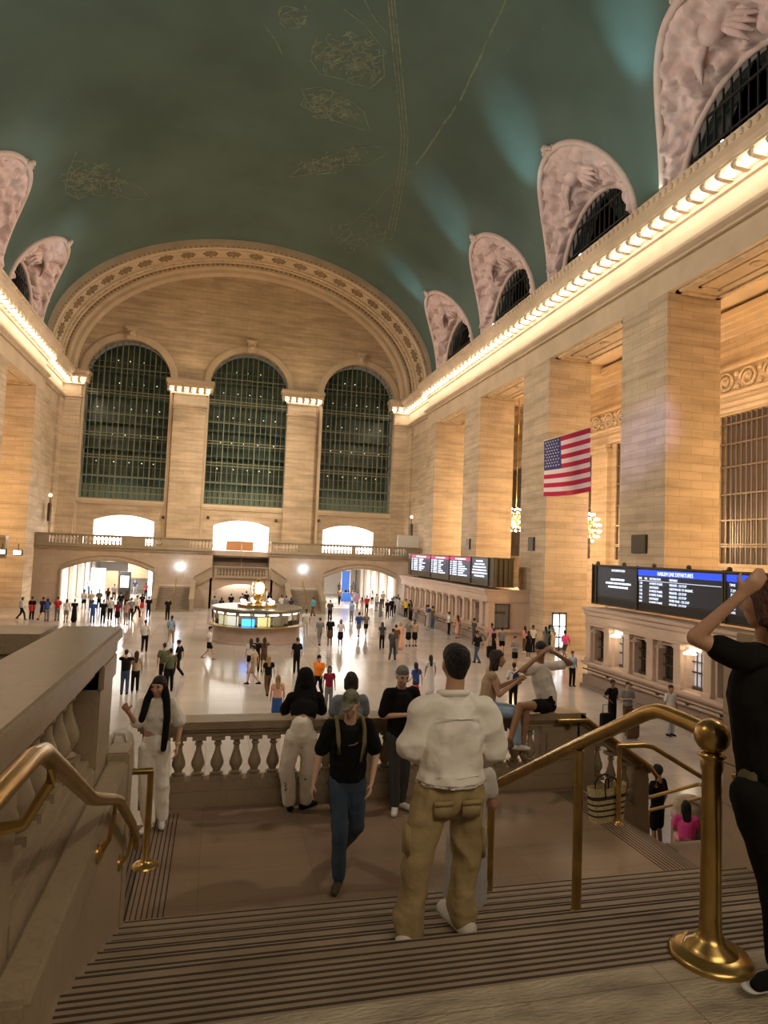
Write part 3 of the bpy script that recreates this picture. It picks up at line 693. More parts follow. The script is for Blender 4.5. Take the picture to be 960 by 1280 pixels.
# security screens on balcony
p = ony(515, 668, 68)
t = thing('white_partition', 'white boxy partition standing on the right end of the far balcony', 'partition', (p.x-.3, 68.2, ZB))
m = MB(); m.bbox(-1.25, 1.25, -.1, .1, .1, 2.4, .03); m.build('panel', WHITEP, t)
m = MB(); m.box(-1.2, -1.1, -.3, .3, 0, .1); m.box(1.1, 1.2, -.3, .3, 0, .1); m.build('foot', WHITEP, t)
for px, side in ((61, 0), (512, 1)):
    X = AX+(18.35 if side else -18.35); p = onx(px, 640 if side == 0 else 665, X)
    t = thing('wall_sconce', 'tall bronze sconce with glass globe on the %s wall by the balcony' % ('right' if side else 'left'), 'wall lamp', (X, 69.5, p.z))
    m = MB(); m.bbox(-.12, .12, -.3, .3, -.9, .9, .04); m.tube([(0, 0, .9), (0, 0, 1.5)], .05); m.build('plate', BRONZE, t)
    m = MB(); m.ball((0, 0, 1.65), .2, 8); m.build('globe', mat('sconce_glass', (1, .95, .85), .3, emit=(1, .9, .75), es=.5), t)
for i, (px, py) in enumerate([(60, 690), (69, 691), (93, 686), (227, 700), (236, 702), (350, 700), (365, 702), (455, 690)]): pass
# lower left corner: gallery front with lamps over a dark archway
m = MB(); m.box(-24, AX-18.4, 57.0, 57.4, 4.3, 5.0); m.box(-24, AX-18.4, 56.8, 57.4, 5.0, 5.9); m.box(-24, AX-18.4, 56.7, 57.5, 5.9, 6.1); struct(m.build('wall_left_gallery', MARBLE))
for i, (px, py) in enumerate([(2, 690), (22, 691)]):
    p = ony(px, py, 56.6)
    t = thing('flood_lamp', 'square bright floodlight hung under the left gallery, %s' % ('at the picture edge' if i == 0 else 'next to the pillar'), 'lamp', p)
    m = MB(); m.bbox(-.34, .34, -.15, .2, -.22, .25, .04); m.build('housing', BRONZE, t)
    m = MB(); m.box(-.26, .26, -.17, -.15, -.14, .17); m.build('lens', mat('flood_lens', (1, 1, 1), .5, emit=(1, .93, .8), es=9), t)
    m = MB(); m.tube([(0, .1, .25), (0, .1, .7)], .04, 6); m.build('hanger', BRONZE, t)
m = MB(); p = onz(52, 742, 0); m.bbox(p.x-.55, p.x+.55, 66.8, 66.95, 1.0, 2.3, .03); tag(m.build('bronze_plaque', mat('plaque_bronze', (.30, .14, .04), .4, metal=.4)), 'brown square plaque on the far left wall by the archway', 'plaque')
# ------------------------------------------------------------------ near staircase
SL, SR = -.58, 5.12
m = MB(); m.box(-7, 14, -6, 2.93, 3.7, 4.0); struct(m.build('floor_near_balcony', TRAV), 'pale travertine floor of the near balcony')
m = MB(); m.box(-14, -.72, 2.93, 5.6, 3.6, 4.0); m.box(SR, 14, 2.93, 5.65, 3.6, 4.0); struct(m.build('floor_near_balcony_sides', TRAV))
m = MB()
m.box(SL, SR, 2.93, 3.25, 3.0, 4.0)
for k in range(1, 8): m.box(SL, SR, 3.25+.36*(k-1), 3.25+.36*k, 2.5, 4-.15*k)
st = struct(m.build('stair_near_upper', TREAD), 'near marble stair with dark anti-slip strips')
m = MB()
for q in range(7): y = 2.955+q*.045; m.box(SL+.02, SR-.02, y-.007, y+.007, 4.0, 4.003)
for k in range(1, 8):
    for q in range(5): y = 3.25+.36*k-.02-q*.07; m.box(SL+.02, SR-.02, y-.0065, y+.0065, 4-.15*k, 4-.15*k+.003)
m.build('nosing_strips', STRIP, st)
m = MB(); m.box(SL, 5.0, 5.77, 8.45, 2.2, 2.8); struct(m.build('floor_landing', LAND), 'brown polished marble landing')
m = MB(); m.box(SL, 5.0, 8.45, 8.75, 0, 2.8); m.box(SL, SR, 5.3, 5.77, 0, 2.5); struct(m.build('wall_landing', MARBLE_D))
# side flights with closely striped nosings
for s, sn in ((-1, 'left'), (1, 'right')):
    x0 = SL if s < 0 else 5.0
    m = MB()
    for k in range(1, 7):
        a, b = sorted((x0+s*.3*(k-1), x0+s*.3*k)); m.box(a, b, 5.77, 8.45, 0, 2.8-.17*k)
    o = struct(m.build('stair_near_%s_side' % sn, TREAD)); m = MB()
    for q in range(7): x = x0-s*(.03+q*.045); m.box(x-.006, x+.006, 5.8, 8.3, 2.8, 2.803)
    for k in range(1, 6):
        for q in range(6): x = x0+s*(.3*k-.03-q*.045); m.box(x-.006, x+.006, 5.8, 8.3, 2.8-.17*k, 2.803-.17*k)
    m.build('nosing_strips', STRIP, o)
    xa, xb = sorted((x0+s*1.8, x0+s*5.2)); m = MB(); m.box(xa, xb, 5.77, 8.45, 0, 1.78); struct(m.build('stair_near_%s_landing' % sn, LAND))
    m = MB(); xi = x0+s*1.8
    for k in range(11): m.box(xa, xb, 8.45+.3*k, 8.45+.3*(k+1), 0, 1.78-.162*(k+0)-(.0 if k else 0))
    struct(m.build('stair_near_%s_lower' % sn, TREAD))
balustrade('stone balustrade along the front of the near landing, above the concourse', (-.75, 8.6, 2.8), (5.15, 8.6, 2.8), 1.03, [(.32, 2.62), (2.95, 5.3)], pitch=.235, r=.082, w=.30, cop=.13, plinth=.30)
balustrade('short stone balustrade sloping down beside the near right flight', (5.12, 8.6, 2.8), (6.3, 8.6, 2.02), 1.03, [(.28, .95)], pitch=.2, r=.075, w=.30, cop=.13, plinth=.30, over=0)
m = MB(); m.prism([(5.1, 0), (6.28, 0), (6.28, 2.02), (5.1, 2.8)], 8.45, 8.75, 1); struct(m.build('stair_near_right_side_wall', MARBLE_D))
balustrade('stone parapet on the outer edge of the near right lower flight', (10.2, 8.45, 1.78), (10.2, 11.75, 0), 1.1, [(.5, 2.9)], r=.09, over=0)
t = thing('stone_newel', 'rounded stone newel at the foot of the near right flight', 'newel', (8.75, 10.6, 0))
m = MB(); m.bbox(-.24, .24, -.24, .24, .3, 1.25, .03); m.build('shaft', MARBLE, t)
m = MB(); m.lathe([(.24, 1.25), (.33, 1.3), (.33, 1.36), (.27, 1.4), (.3, 1.5), (.24, 1.64), (.12, 1.7), (.001, 1.72)], (0, 0, 0), 16); m.build('cap', MARBLE, t, smooth=True)

# parapets of the stairwell at left and right (coping, vase balusters, piers, ledge)
def stairwell(side):
    s = side; xf = -.72 if s < 0 else 5.2            # inner face
    lab = 'left' if s < 0 else 'right'
    t = thing('stairwell_parapet', 'heavy stone parapet with wide coping on the %s of the near stair' % lab, 'balustrade', (xf, 0, 0))
    def B(m, d0, d1, y0, y1, z0, z1, b=.015):
        a, c = sorted((s*d0, s*d1)); m.bbox(a, c, y0, y1, z0, z1, b)
    ye = 5.6
    m = MB(); B(m, -.03, .42, .2, ye+.03, 5.22, 5.32); B(m, 0, .42, .2, ye, 5.12, 5.22); m.build('coping', MARBLE, t)
    m = MB(); B(m, .02, .4, .2, 3.05, 4.0, 5.12); m.build('pedestal', MARBLE, t)
    m = MB(); B(m, .02, .4, 5.0, ye, 4.0, 5.12); B(m, .0, .42, 5.0, ye, 4.94, 5.12, .01); m.build('pedestal', MARBLE, t)
    m = MB(); B(m, .02, .4, 3.05, 5.0, 4.0, 4.42); B(m, .06, .36, 3.05, 5.0, 4.42, 4.47, .01); m.build('plinth', MARBLE, t)
    m = MB(); B(m, .06, .36, 3.05, 5.0, 5.04, 5.12, .01); m.build('rail', MARBLE, t)
    key = 'big'
    if key not in BME: BME[key] = baluster_mesh(.57, .095, 20)
    for k in range(7):
        o = bpy.data.objects.new('baluster', BME[key]); COL.objects.link(o); o.parent = t; o.location = (s*.21, 3.18+.283*k, 4.47)
    # front run going sideways
    x2 = -5.5 if s < 0 else 6.0
    t2 = balustrade('stone balustrade along the front of the near %s balcony wing' % lab, (xf+s*.46, 5.38, 4.0), (xf+s*5.5, 5.38, 4.0), 1.32, [(.5, 2.2), (2.6, 4.4)], pitch=.27, r=.12, w=.42, cop=.2, plinth=.42, over=0)
    m = MB(); a, b = sorted((xf+s*.02, xf+s*12)); m.box(a, b, 5.1, 5.6, 0, 3.6); a, b = sorted((xf+s*.02, xf+s*.5)); m.box(a, b, 2.6, 5.6, 0, 4.0); struct(m.build('wall_near_%s_wing' % lab, MARBLE_D))
    return t
stairwell(-1); stairwell(1)
m = MB(); m.bbox(-.74, SL, 2.73, 5.55, 4.06, 4.3, .02); m.box(-.72, SL, 2.93, 5.77, 2.3, 4.07); m.bbox(-.75, SL+.01, 5.5, 5.79, 2.4, 4.36, .015)
tag(m.build('stone_stringer', MARBLE), 'low stone ledge running beside the left edge of the near stair', 'ledge')
m = MB(); m.box(SR-.012, SR+.6, 2.94, 5.72, 2.3, 4.008); m.box(SR-.012, SR+.12, 2.94, 5.72, 4.0, 4.3); m.box(SR-.012, SR+.3, 4.95, 5.72, 4.3, 5.1); struct(m.build('wall_stair_right', MARBLE_D))
m = MB(); m.box(10.2, 10.5, 5.77, 8.45, 0, 2.9); struct(m.build('wall_stair_outer_right', MARBLE_D))

# brass handrails
def bracket(t, p, wall, r=.035):
    """curved bracket with rosette from rail point p to wall point."""
    p, w = Vector(p), Vector(wall); m = MB(); q = p+Vector((0, 0, -.13))
    m.tube([p, p+Vector((0, 0, -.07)), q.lerp(w, .3)+Vector((0, 0, -.04)), w], [r*.6, r*.5, r*.55, r*.9], 8)
    d = (w-p); d.z = 0; d.normalize(); m.tube([w-d*.02, w+d*.0+Vector((0, 0, 0)), w+d*.03], [r*1.1, r*2.2, r*2.3], 12); m.build('bracket', BRASS, t, smooth='auto')
t = thing('brass_handrail', 'thick brass handrail on the left wall of the near stair', 'handrail')
R = 6.0
pts = [(-.5, .5, R-.65), (-.5, 1.9, R-.65), (-.5, 2.18, R-.655), (-.5, 2.32, R-.68), (-.5, 2.6, R-.82), (-.5, 3.3, R-1.18), (-.5, 3.5, R-1.26), (-.5, 4.15, R-1.50), (-.5, 4.4, R-1.60), (-.5, 5.27, R-2.09), (-.5, 5.64, R-2.33), (-.5, 5.72, R-2.45)]
m = MB(); m.tube(pts, .031, 14); m.build('rail', BRASS, t, smooth='auto')
bracket(t, (-.5, 2.45, R-.75), (-.735, 2.45, R-.98), .034)
bracket(t, (-.5, 4.2, R-1.53), (-.57, 4.2, R-1.82), .026)
bracket(t, (-.5, 5.3, R-2.12), (-.57, 5.3, R-2.38), .026)
t = thing('brass_handrail', 'tall brass centre handrail with ball finial on the near stair', 'handrail', (2.55, 0, 0))
m = MB(); m.tube([(0, 2.93, R-.875), (0, 3.12, R-.865), (0, 3.28, R-.86), (0, 3.36, R-.865), (0, 3.46, R-.90), (0, 4.24, R-1.32), (0, 5.70, R-2.13), (0, 5.77, R-2.17)], .043, 16); m.build('rail', BRASS, t, smooth='auto')
m = MB(); m.lathe([(.20, 0), (.20, .012), (.185, .03), (.13, .045), (.115, .07), (.075, .09), (.055, .13), (.052, .2), (.047, .92), (.055, .95), (.055, .99), (.05, 1.0)], (0, 2.93, 4.0), 24); m.build('post', BRASS, t, smooth='auto')
m = MB(); m.lathe([(.045, .99), (.07, 1.01), (.045, 1.03)], (0, 2.93, 4.0), 20); m.ball((0, 2.93, 5.11), .088, 16); m.build('ball_finial', BRASS, t, smooth=True)
for y, zb, zt in ((4.2, 3.55, R-1.34), (5.66, 2.95, R-2.13)):
    m = MB(); m.tube([(0, y, zb), (0, y, zt)], .033, 14); m.lathe([(.045, 0), (.04, .02), (.033, .03)], (0, y, zb), 14); m.build('post', BRASS, t, smooth='auto')
t = thing('brass_handrail', 'short brass handrail post at the left edge of the landing', 'handrail', (-.52, 7.03, 2.8))
m = MB(); m.tube([(.02, 0, .92), (-.22, 0, .92), (-.5, 0, .84)], .032, 12); m.build('rail', BRASS, t, smooth='auto')
m = MB(); m.lathe([(.13, 0), (.12, .015), (.06, .03), (.035, .06), (.03, .92)], (0, 0, 0), 16); m.build('post', BRASS, t, smooth='auto')
t = thing('brass_handrail', 'brass handrail with post beside the striped straw bag, going down right', 'handrail', (4.92, 7.2, 2.8))
m = MB(); m.tube([(-.03, 0, .93), (.35, 0, .93), (.48, 0, .90), (1.9, 0, .12), (2.6, 0, -.10)], .03, 12); m.build('rail', BRASS, t, smooth='auto')
m = MB(); m.lathe([(.07, 0), (.06, .012), (.035, .03), (.028, .05), (.028, .93)], (0, 0, 0), 14); m.build('post', BRASS, t, smooth='auto')
m = MB(); m.tube([(2.0, 0, -1.02), (2.0, 0, .08)], .028, 10); m.build('post', BRASS, t)
t = thing('brass_handrail', 'slender brass handrail descending beside the man in black on the right flight', 'handrail', (7.2, 8.4, 0))
m = MB(); m.tube([(0, -.1, 2.72), (0, .15, 2.7), (0, 3.4, .95)], .028, 10); m.build('rail', BRASS, t)
for y, z in ((0, 1.78), (1.6, .95), (3.2, .15)): m = MB(); m.tube([(0, y, z), (0, y, z+.95 if y else 2.72)], .026, 10); m.build('post', BRASS, t)
t = thing('brass_handrail', 'centre brass handrail of the lower right flight near the seated girl', 'handrail', (8.6, 8.4, 0))
m = MB(); m.tube([(-.9, -.25, 2.70), (0, -.1, 2.72), (0, .15, 2.7), (0, 3.4, .95)], .028, 10); m.build('rail', BRASS, t)
for y, z in ((0, 1.78), (1.6, .95), (3.2, .15)): m = MB(); m.tube([(0, y, z), (0, y, z+.95 if y else 2.72)], .026, 10); m.build('post', BRASS, t)
t = thing('brass_handrail', 'brass wall rail on the right stair wall behind the tall post', 'handrail', (5.05, 0, 0))
m = MB(); m.tube([(0, 5.5, R-2.06), (0, 5.25, R-2.0), (0, 4.3, R-1.62)], .036, 12); m.build('rail', BRASS, t, smooth='auto')
bracket(t, (0, 5.35, R-2.02), (.08, 5.5, R-2.28), .035)
t = thing('brass_handrail', 'brass rail fixed along the sloping balustrade of the right flight', 'handrail', (0, 8.36, 0))
m = MB(); m.tube([(4.72, 0, 3.74), (5.2, 0, 3.74), (6.2, 0, 3.07), (6.33, 0, 2.92), (6.32, 0, 2.76)], .03, 10); m.build('rail', BRASS, t, smooth='auto')
for x, z in ((4.95, 3.74), (6.1, 3.13)): m = MB(); m.tube([(x, 0, z), (x, .03, z-.08), (x, .12, z-.1)], .018, 8); m.lathe([(.05, 0), (.02, .02)], (x, .1, z-.12), 10); m.build('bracket', BRASS, t)

# striped straw bag leaning by the post
t = thing('straw_bag', 'black and cream striped straw tote bag on the landing by the right balustrade', 'bag', (4.86, 7.36, 2.8), math.radians(12))
ZB_ = [0, .06, .10, .15, .19, .24, .28, .33, .37, .40]
CREAM = mat('cream_straw', (.50, .40, .22), .9, var=.25, scale=40, bump=.6, bscale=60); DKS = mat('black_straw', (.03, .025, .02), .9, bump=.6, bscale=60)
def bagsec(z): f_ = z/.4; return (.25+.05*f_, .10-.015*f_)
m = MB(); nb = 28
rows = [(z, ) for z in np.linspace(0, .40, 19)]
for i in range(18):
    za, zb = rows[i][0], rows[i+1][0]; m.cm = 1 if i in (3, 6, 9, 12) or i == 13 else 0
    for k in range(nb):
        q = []
        for z, kk in ((za, k), (za, k+1), (zb, k+1), (zb, k)):
            a = 2*PI*kk/nb; sx, sy = bagsec(z); ca, sa = math.cos(a), math.sin(a)
            q.append((sx*math.copysign(abs(ca)**.5, ca), sy*math.copysign(abs(sa)**.7, sa), z+(.02*abs(math.cos(a)) if z > .39 else 0)))
        m.add(q, [(0, 1, 2, 3)])
m.cm = 0; m.add([(.25*math.copysign(abs(math.cos(2*PI*k/nb))**.5, math.cos(2*PI*k/nb)), .1*math.copysign(abs(math.sin(2*PI*k/nb))**.7, math.sin(2*PI*k/nb)), 0.002) for k in range(nb)], [tuple(range(nb))])
m.build('body', [CREAM, DKS], t, smooth='auto')
for y in (-.085, .085):
    m = MB(); m.tube([(-.11, y*1.05, .30), (-.11, y, .42), (-.08, y*.7, .50), (0, y*.5, .53), (.08, y*.7, .50), (.11, y, .42), (.11, y*1.05, .30)], .013, 8); m.build('handle', DKS, t, smooth=True)

# ------------------------------------------------------------------ ticket booths on the right
BM = mat('booth_marble', (.56, .42, .33), .4, var=.08, scale=.8, veins=.2)
BASE = mat('booth_base_marble', (.26, .19, .15), .35, var=.15, scale=1.5, veins=.3)
def booth(label, xf, ya, yb, zt, win, wend=False, lamps=(), lit=()):
    t = thing('ticket_booth', label, 'ticket booth', (xf, 0, 0))
    m = MB(); hs = [[(a, .95+.35), (b, 1.30), (b, 2.75), (a, 2.75)] for a, b in win]
    m.holes([(ya, 0), (yb, 0), (yb, zt-.35), (ya, zt-.35)], hs, lambda u, v, d: (.35+d, u, v), .35)
    m.build('front', BM, t)
    m = MB(); m.box(.36, 4.0, yb-.3, yb, 0, zt-.3); m.build('side', BM, t)
    m = MB(); m.box(.36, 3.98, ya+.01, ya+.3, 0, zt-.3); m.build('side', BM, t)
    m = MB(); m.box(-.05, .4, ya, yb, 0, .16); m.box(.1, .4, ya, yb, .16, .6); m.build('base', BASE, t)
    m = MB(); m.box(.02, .38, ya, yb, 1.12, 1.24); m.box(.1, .38, ya, yb, 1.04, 1.12); m.build('counter', BM, t)
    m = MB(); m.bbox(.0, 4.1, ya-.1, yb+.1, zt-.14, zt, .03); m.bbox(.1, 4.0, ya-.05, yb+.05, zt-.36, zt-.14, .03); m.box(.2, 4.0, ya-.02, yb+.02, zt-.75, zt-.36); m.bbox(.15, 4.0, ya-.03, yb+.03, zt-.85, zt-.75, .02)
    m.build('cornice', BM, t)
    y = ya+.5; gaps = sorted(win)
    m0 = None
    for i in range(len(gaps)+1):
        a = gaps[i-1][1] if i else ya; b = gaps[i][0] if i < len(gaps) else yb
        if b-a < .12: continue
        m = MB(); w_ = min(.42, (b-a)*.8)/2; c = (a+b)/2
        m.bbox(.18, .4, c-w_, c+w_, 1.24, zt-.85, .015); m.bbox(.14, .4, c-w_-.03, c+w_+.03, zt-1.02, zt-.85, .015); m.bbox(.12, .4, c-w_-.03, c+w_+.03, 1.24, 1.38, .015)
        m.build('pilaster', BM, t)
    for i, (a, b) in enumerate(win):
        w = MB(); w.box(.70, .74, a, b, 1.3, 2.75)
        wo = w.build('ticket_window', mat('booth_glass_lit', (.35, .34, .36), .2, emit=(.5, .47, .5), es=.35) if i in lit else mat('booth_glass', (.035, .03, .028), .15, spec=.7), t)
        m = MB()
        for k in range(1, 4): yy = a+(b-a)*k/4; m.box(.60, .64, yy-.015, yy+.015, 1.3, 2.75)
        m.box(.58, .66, a, b, 1.9, 1.96); m.box(.58, .66, a, b, 2.3, 2.34); m.box(.5, .68, a+.1, b-.1, 1.3, 1.42)
        m.build('grille', BRONZE, wo)
        m = MB(); m.tube([(.30, (a+b)/2, 2.85), (.12, (a+b)/2, 2.9), (.10, (a+b)/2, 2.8)], .02, 6); m.lathe([(.05, .0), (.2, -.1), (.24, -.14), (.22, -.13), (.02, -.03)], (.10, (a+b)/2, 2.8), 14)
        m.build('lamp_shade', mat('shade_metal', (.45, .36, .26), .4, metal=.4) if i not in lamps else mat('shade_lit', (1, .95, .8), .4, emit=(1, .85, .6), es=9), t)
    m = MB(); r_ = .035; m.tube([(-.12, ya+.6, .92), (-.12, yb-.4, .92)], r_, 8); m.build('wall_rail', BRONZE, t)
    m = MB(); y = ya+.8
    while y < yb-.5: m.tube([(-.12, y, .92), (-.02, y, .84), (.12, y, .84)], .03, 6); m.lathe([(.06, -.03), (.08, .0), (.03, .03)], (-.0, y, .82), 8); y += 1.7
    m.build('rail_brackets', BRONZE, t)
    return t
NX = 17.1
def yon(px, py, X=NX+.35): return onx(px, py, X).y
wn_ = [(yon(b, 800), yon(a, 800)) for a, b in ((743, 755), (769, 782), (793, 810), (823, 843), (859, 881), (897, 925))]
booth('marble ticket booth on the near right, six windows under the big departure board', NX, 15.0, yon(727, 790, NX), 3.75, wn_, lamps=(1, 4), lit=(1, 4))
fw = []
y = 42.6
while y < 60.5: fw.append((y, y+.72)); y += 1.5
booth('long marble ticket booth on the far right, beneath the far departure board', 17.5, 41.0, 62.0, 3.75, fw)
t = thing('booth_end_window', 'square grey barred window in the end wall of the far ticket booth', 'window', (ony(625, 768, 40.95).x, 40.95, 1.2))
m = MB(); m.box(-.62, .62, -.02, .02, 0, 1.55); m.build('pane', mat('grey_grille_glass', (.2, .2, .22), .3), t)
m = MB(); m.bbox(-.69, -.62, -.08, .05, -.06, 1.61, .01); m.bbox(.62, .69, -.08, .05, -.06, 1.61, .01); m.box(-.69, .69, -.08, .05, 1.55, 1.62); m.box(-.69, .69, -.1, .05, -.07, 0)
for k in range(9): m.box(-.56+k*.14-.008, -.56+k*.14+.008, -.05, -.03, 0, 1.55)
m.box(-.4, .35, -.07, -.05, .95, 1.1); m.build('frame', BRONZE, t)
m = MB(); m.box(17.6, 21.3, 40.85, 41.0, .9, 1.1); m.box(17.6, 21.3, 40.8, 41.0, 0, .3)
for x in (18.0, 20.9): m.box(x-.22, x+.22, 40.82, 41.0, .3, 2.9)
struct(m.build('trim_%d' % (trimn+1), BM)); trimn += 1
p = onz(500+0, 0, 0) if False else None
t = thing('glazed_door', 'narrow lit glazed door at the foot of the pillar between the booths', 'door', (21.85, 38.8, 0))
m = MB(); m.box(-.42, .42, -.06, -.03, .3, 2.35); m.build('pane', mat('door_glow', (.9, .95, 1), .5, emit=(.85, .93, 1), es=.8), t)
m = MB()
for x in (-.48, 0, .48): m.box(x-.04, x+.04, -.1, 0, .0, 2.5)
for z in (.15, .9, 1.6, 2.45): m.box(-.5, .5, -.1, 0, z-.04, z+.04)
m.build('frame', BRONZE, t)

# departure boards
def textobj(s, size, loc, parent, name='lettering', m=TXT, rot=(PI/2, 0, -PI/2), sx=1):
    c = bpy.data.curves.new(name, 'FONT'); c.body = s; c.size = size; c.materials.append(m); c.resolution_u = 2
    c.extrude = .004; tmp = bpy.data.objects.new(name, c); COL.objects.link(tmp); dg = bpy.context.evaluated_depsgraph_get(); me = bpy.data.meshes.new_from_object(tmp.evaluated_get(dg), depsgraph=dg); bpy.data.objects.remove(tmp)
    o = bpy.data.objects.new(name, me); COL.objects.link(o); o.parent = parent; o.location = loc; o.rotation_euler = rot; o.scale = (sx, 1, 1)
    return o
BX = 17.75
ya, yb = 14.8, onx(741, 740, BX).y       # board runs toward the camera; text reads from far (left) to near (right)
t = thing('departure_board', 'large black departure board with blue header bands on the near booth', 'departure board', (BX, 0, 0))
zb, zt = 3.9, 5.72
m = MB(); m.box(.0, .7, ya, yb, zb, zt); m.build('cabinet', BLACK, t)
m = MB(); m.box(-.05, .75, ya, yb, zb+.02, zb+.06); m.box(-.06, .75, ya, yb, zt, zt+.07); m.box(-.05, 0, ya, yb, zb+.36, zb+.40)
ysep = [yb-.02, yb-.35, onx(797, 740, BX).y, onx(905, 740, BX).y, onx(908, 740, BX).y]
for y in ysep: m.box(-.07, .0, y-.03, y+.03, zb, zt+.1)
m.box(-.05, 0, yb-.36, yb, zb+1.5, zb+1.54)
for k in range(5): y = yb-.1-k*2.1; m.ball((.2, y, zt+.13), .1, 6)
m.build('frame', BRONZE, t)
y1, y2, y3 = ysep[2], ysep[3], ya
scr = MB(); scr.box(-.02, 0, y1+.05, yb-.38, zb+.42, zt-.04); scr.box(-.02, 0, y2+.05, y1-.05, zb+.42, zt-.04); scr.box(-.02, 0, y3, y2-.08, zb+.42, zt-.04)
scr.build('screen', SCREEN, t)
bl = MB(); bl.box(-.03, -.02, y2+.05, y1-.05, zt-.30, zt-.05); bl.box(-.03, -.02, y3, y2-.1, zt-.30, zt-.05); bl.build('header_band', BLUE_E, t)
W = y1-y2
textobj('HARLEM LINE DEPARTURES', .22, (-.04, y1-W*.27, zt-.26), t, sx=.78)
for txt, f_ in (('TIME', .02), ('TRK', .10), ('DESTINATION', .17), ('REMARKS', .42)): textobj(txt, .13, (-.04, y1-W*f_, zt-.46), t, sx=.85)
m = MB(); m.box(-.03, -.02, y2+.1, y1-.1, zt-.52, zt-.505); m.build('rule_line', TXT, t)
rows = [('7:20', 'N WHITE PLAINS', 'MELROSE - 125 STOP'), ('7:27', 'SOUTHEAST', 'CRESTWOOD TO WASSAIC'), ('7:35', 'N WHITE PLAINS', 'MELROSE - 125 STOP'), ('7:48', 'N WHITE PLAINS', 'MELROSE - 125 STOP'), ('7:55', 'SOUTHEAST', 'WHITE PLNS - 125 STOP'), ('8:05', 'N WHITE PLAINS', 'MELROSE - 125 STOP')]
for k, (a, b, c) in enumerate(rows):
    z = zt-.66-k*.155
    textobj(a, .135, (-.04, y1-W*.035, z), t, sx=.85); textobj(b, .135, (-.04, y1-W*.17, z), t, sx=.8); textobj(c, .135, (-.04, y1-W*.42, z), t, sx=.8)
textobj('TIME   TRK', .13, (-.04, y2-.3, zt-.46), t)
for k in range(6): textobj(rows[k][0], .14, (-.04, y2-.35, zt-.66-k*.155), t); textobj(rows[k][1], .14, (-.04, y2-1.2, zt-.66-k*.155), t, sx=.8)
textobj('INFORMATION', .15, (-.04, y1+1.9, zt-.22), t)
def bars(m, x, y0, y1, z, h, n, seed):          # blurred, unreadable words as dashes of light
    r_ = random.Random(seed); y = y0
    while y > y1:
        w_ = r_.uniform(.12, .4); m.box(x-.01, x, max(y-w_, y1), y, z, z+h); y -= w_+.05
m = MB(); 
for k, (a, b) in enumerate(((1.95, .9), (2.35, .45), (2.15, .65))): bars(m, -.03, y1+a, y1+b, zt-.62-k*.17, .085, 0, k)
m.build('message_lines', TXT, t)

t = thing('departure_board', 'long departure board with red headers on the far ticket booth', 'departure board', (18.15, 0, 0))
ya, yb = 40.9, 61.3; zb, zt = 3.9, 5.80
m = MB(); m.box(.0, 1.4, ya, yb, zb, zt); m.build('cabinet', mat('board_cabinet', (.09, .075, .04), .45, metal=.5), t)
m = MB(); m.box(-.06, 1.45, ya-.05, yb, zb, zb+.07); m.box(-.06, 1.45, ya-.05, yb, zt, zt+.08); m.box(-.06, 0, ya, yb, zb+.42, zb+.47)
bp = [onx(px, 715, 18.1).y for px in (513, 537.5, 561, 588, 610, 620)]
for y in bp+[ya]: m.box(-.08, .0, y-.05, y+.05, zb, zt+.1)
for x in (.35, .7, 1.05): m.box(x-.03, x+.03, ya-.07, ya, zb, zt)
m.build('frame', BRONZE, t)
scr = MB(); rd = MB(); hd = MB()
for i in range(4):
    tx = MB(); a, b = bp[i]-.1, bp[i+1]+.1; scr.box(-.02, 0, b, a, zb+.48, zt-.02); w_ = a-b
    if i < 3:
        rd.box(-.03, -.02, b, a, zt-.22, zt-.02); hd.box(-.04, -.03, b+w_*.22, a-w_*.28, zt-.17, zt-.07)
        for k in range(7):
            z = zt-.40-k*.165
            for f0, f1 in ((.03, .09), (.16, .36), (.44, .44+.12+.3*random.random())): tx.box(-.04, -.03, a-w_*f1, a-w_*f0, z, z+.09)
    else:
        for k in range(6): f_ = (.3, .2, .12, .08, .05, .2)[k]; z = zt-.25-k*.21; tx.box(-.04, -.03, b+w_*f_, a-w_*f_, z, z+.10)
    tx.build('departure_rows', TXT, t)
scr.build('screen', mat('display_screen_far', (.01, .012, .02), .3, emit=(.06, .07, .12), es=.3), t); rd.build('header_band', RED_E, t); hd.build('header_text', TXT, t)

# ------------------------------------------------------------------ information booth with the four-faced clock
IC = (2.75, 43.3)
t = thing('information_booth', 'round marble and glass information booth in the middle of the concourse', 'booth', (IC[0], IC[1], 0))
m = MB(); m.lathe([(2.85, 0), (2.85, .12), (2.75, .15), (2.75, 1.0), (2.85, 1.05)], n=40); m.build('base', mat('booth_pink_marble', (.44, .34, .28), .4, var=.1, scale=1, veins=.3), t, smooth='auto')
m = MB(); m.lathe([(2.7, 1.02), (3.1, 1.04), (3.12, 1.10), (2.7, 1.13)], n=48); m.build('counter', BRASS, t, smooth='auto')
m = MB(); m.lathe([(2.72, 1.13), (2.72, 1.95)], n=48); g = mat('clear_glass', (.9, .93, .9), .05, trans=1.); m.build('glazing', g, t)
m = MB(); m.lathe([(.001, 2.15), (2.6, 2.12), (2.85, 2.15), (2.9, 2.05), (2.88, 1.95), (2.7, 1.93), (.001, 1.93)], n=48); m.build('roof', mat('booth_roof_metal', (.20, .20, .16), .3, metal=.7), t, smooth='auto')
m = MB(); m.lathe([(2.60, 1.90), (2.78, 1.90), (2.78, 1.92), (2.60, 1.92)], n=48)
for k in range(18):
    a = 2*PI*k/18; m.tube([(2.74*math.cos(a), 2.74*math.sin(a), 1.13), (2.74*math.cos(a), 2.74*math.sin(a), 1.95)], .03, 6)
m.build('mullions', BRASS, t)
m = MB()
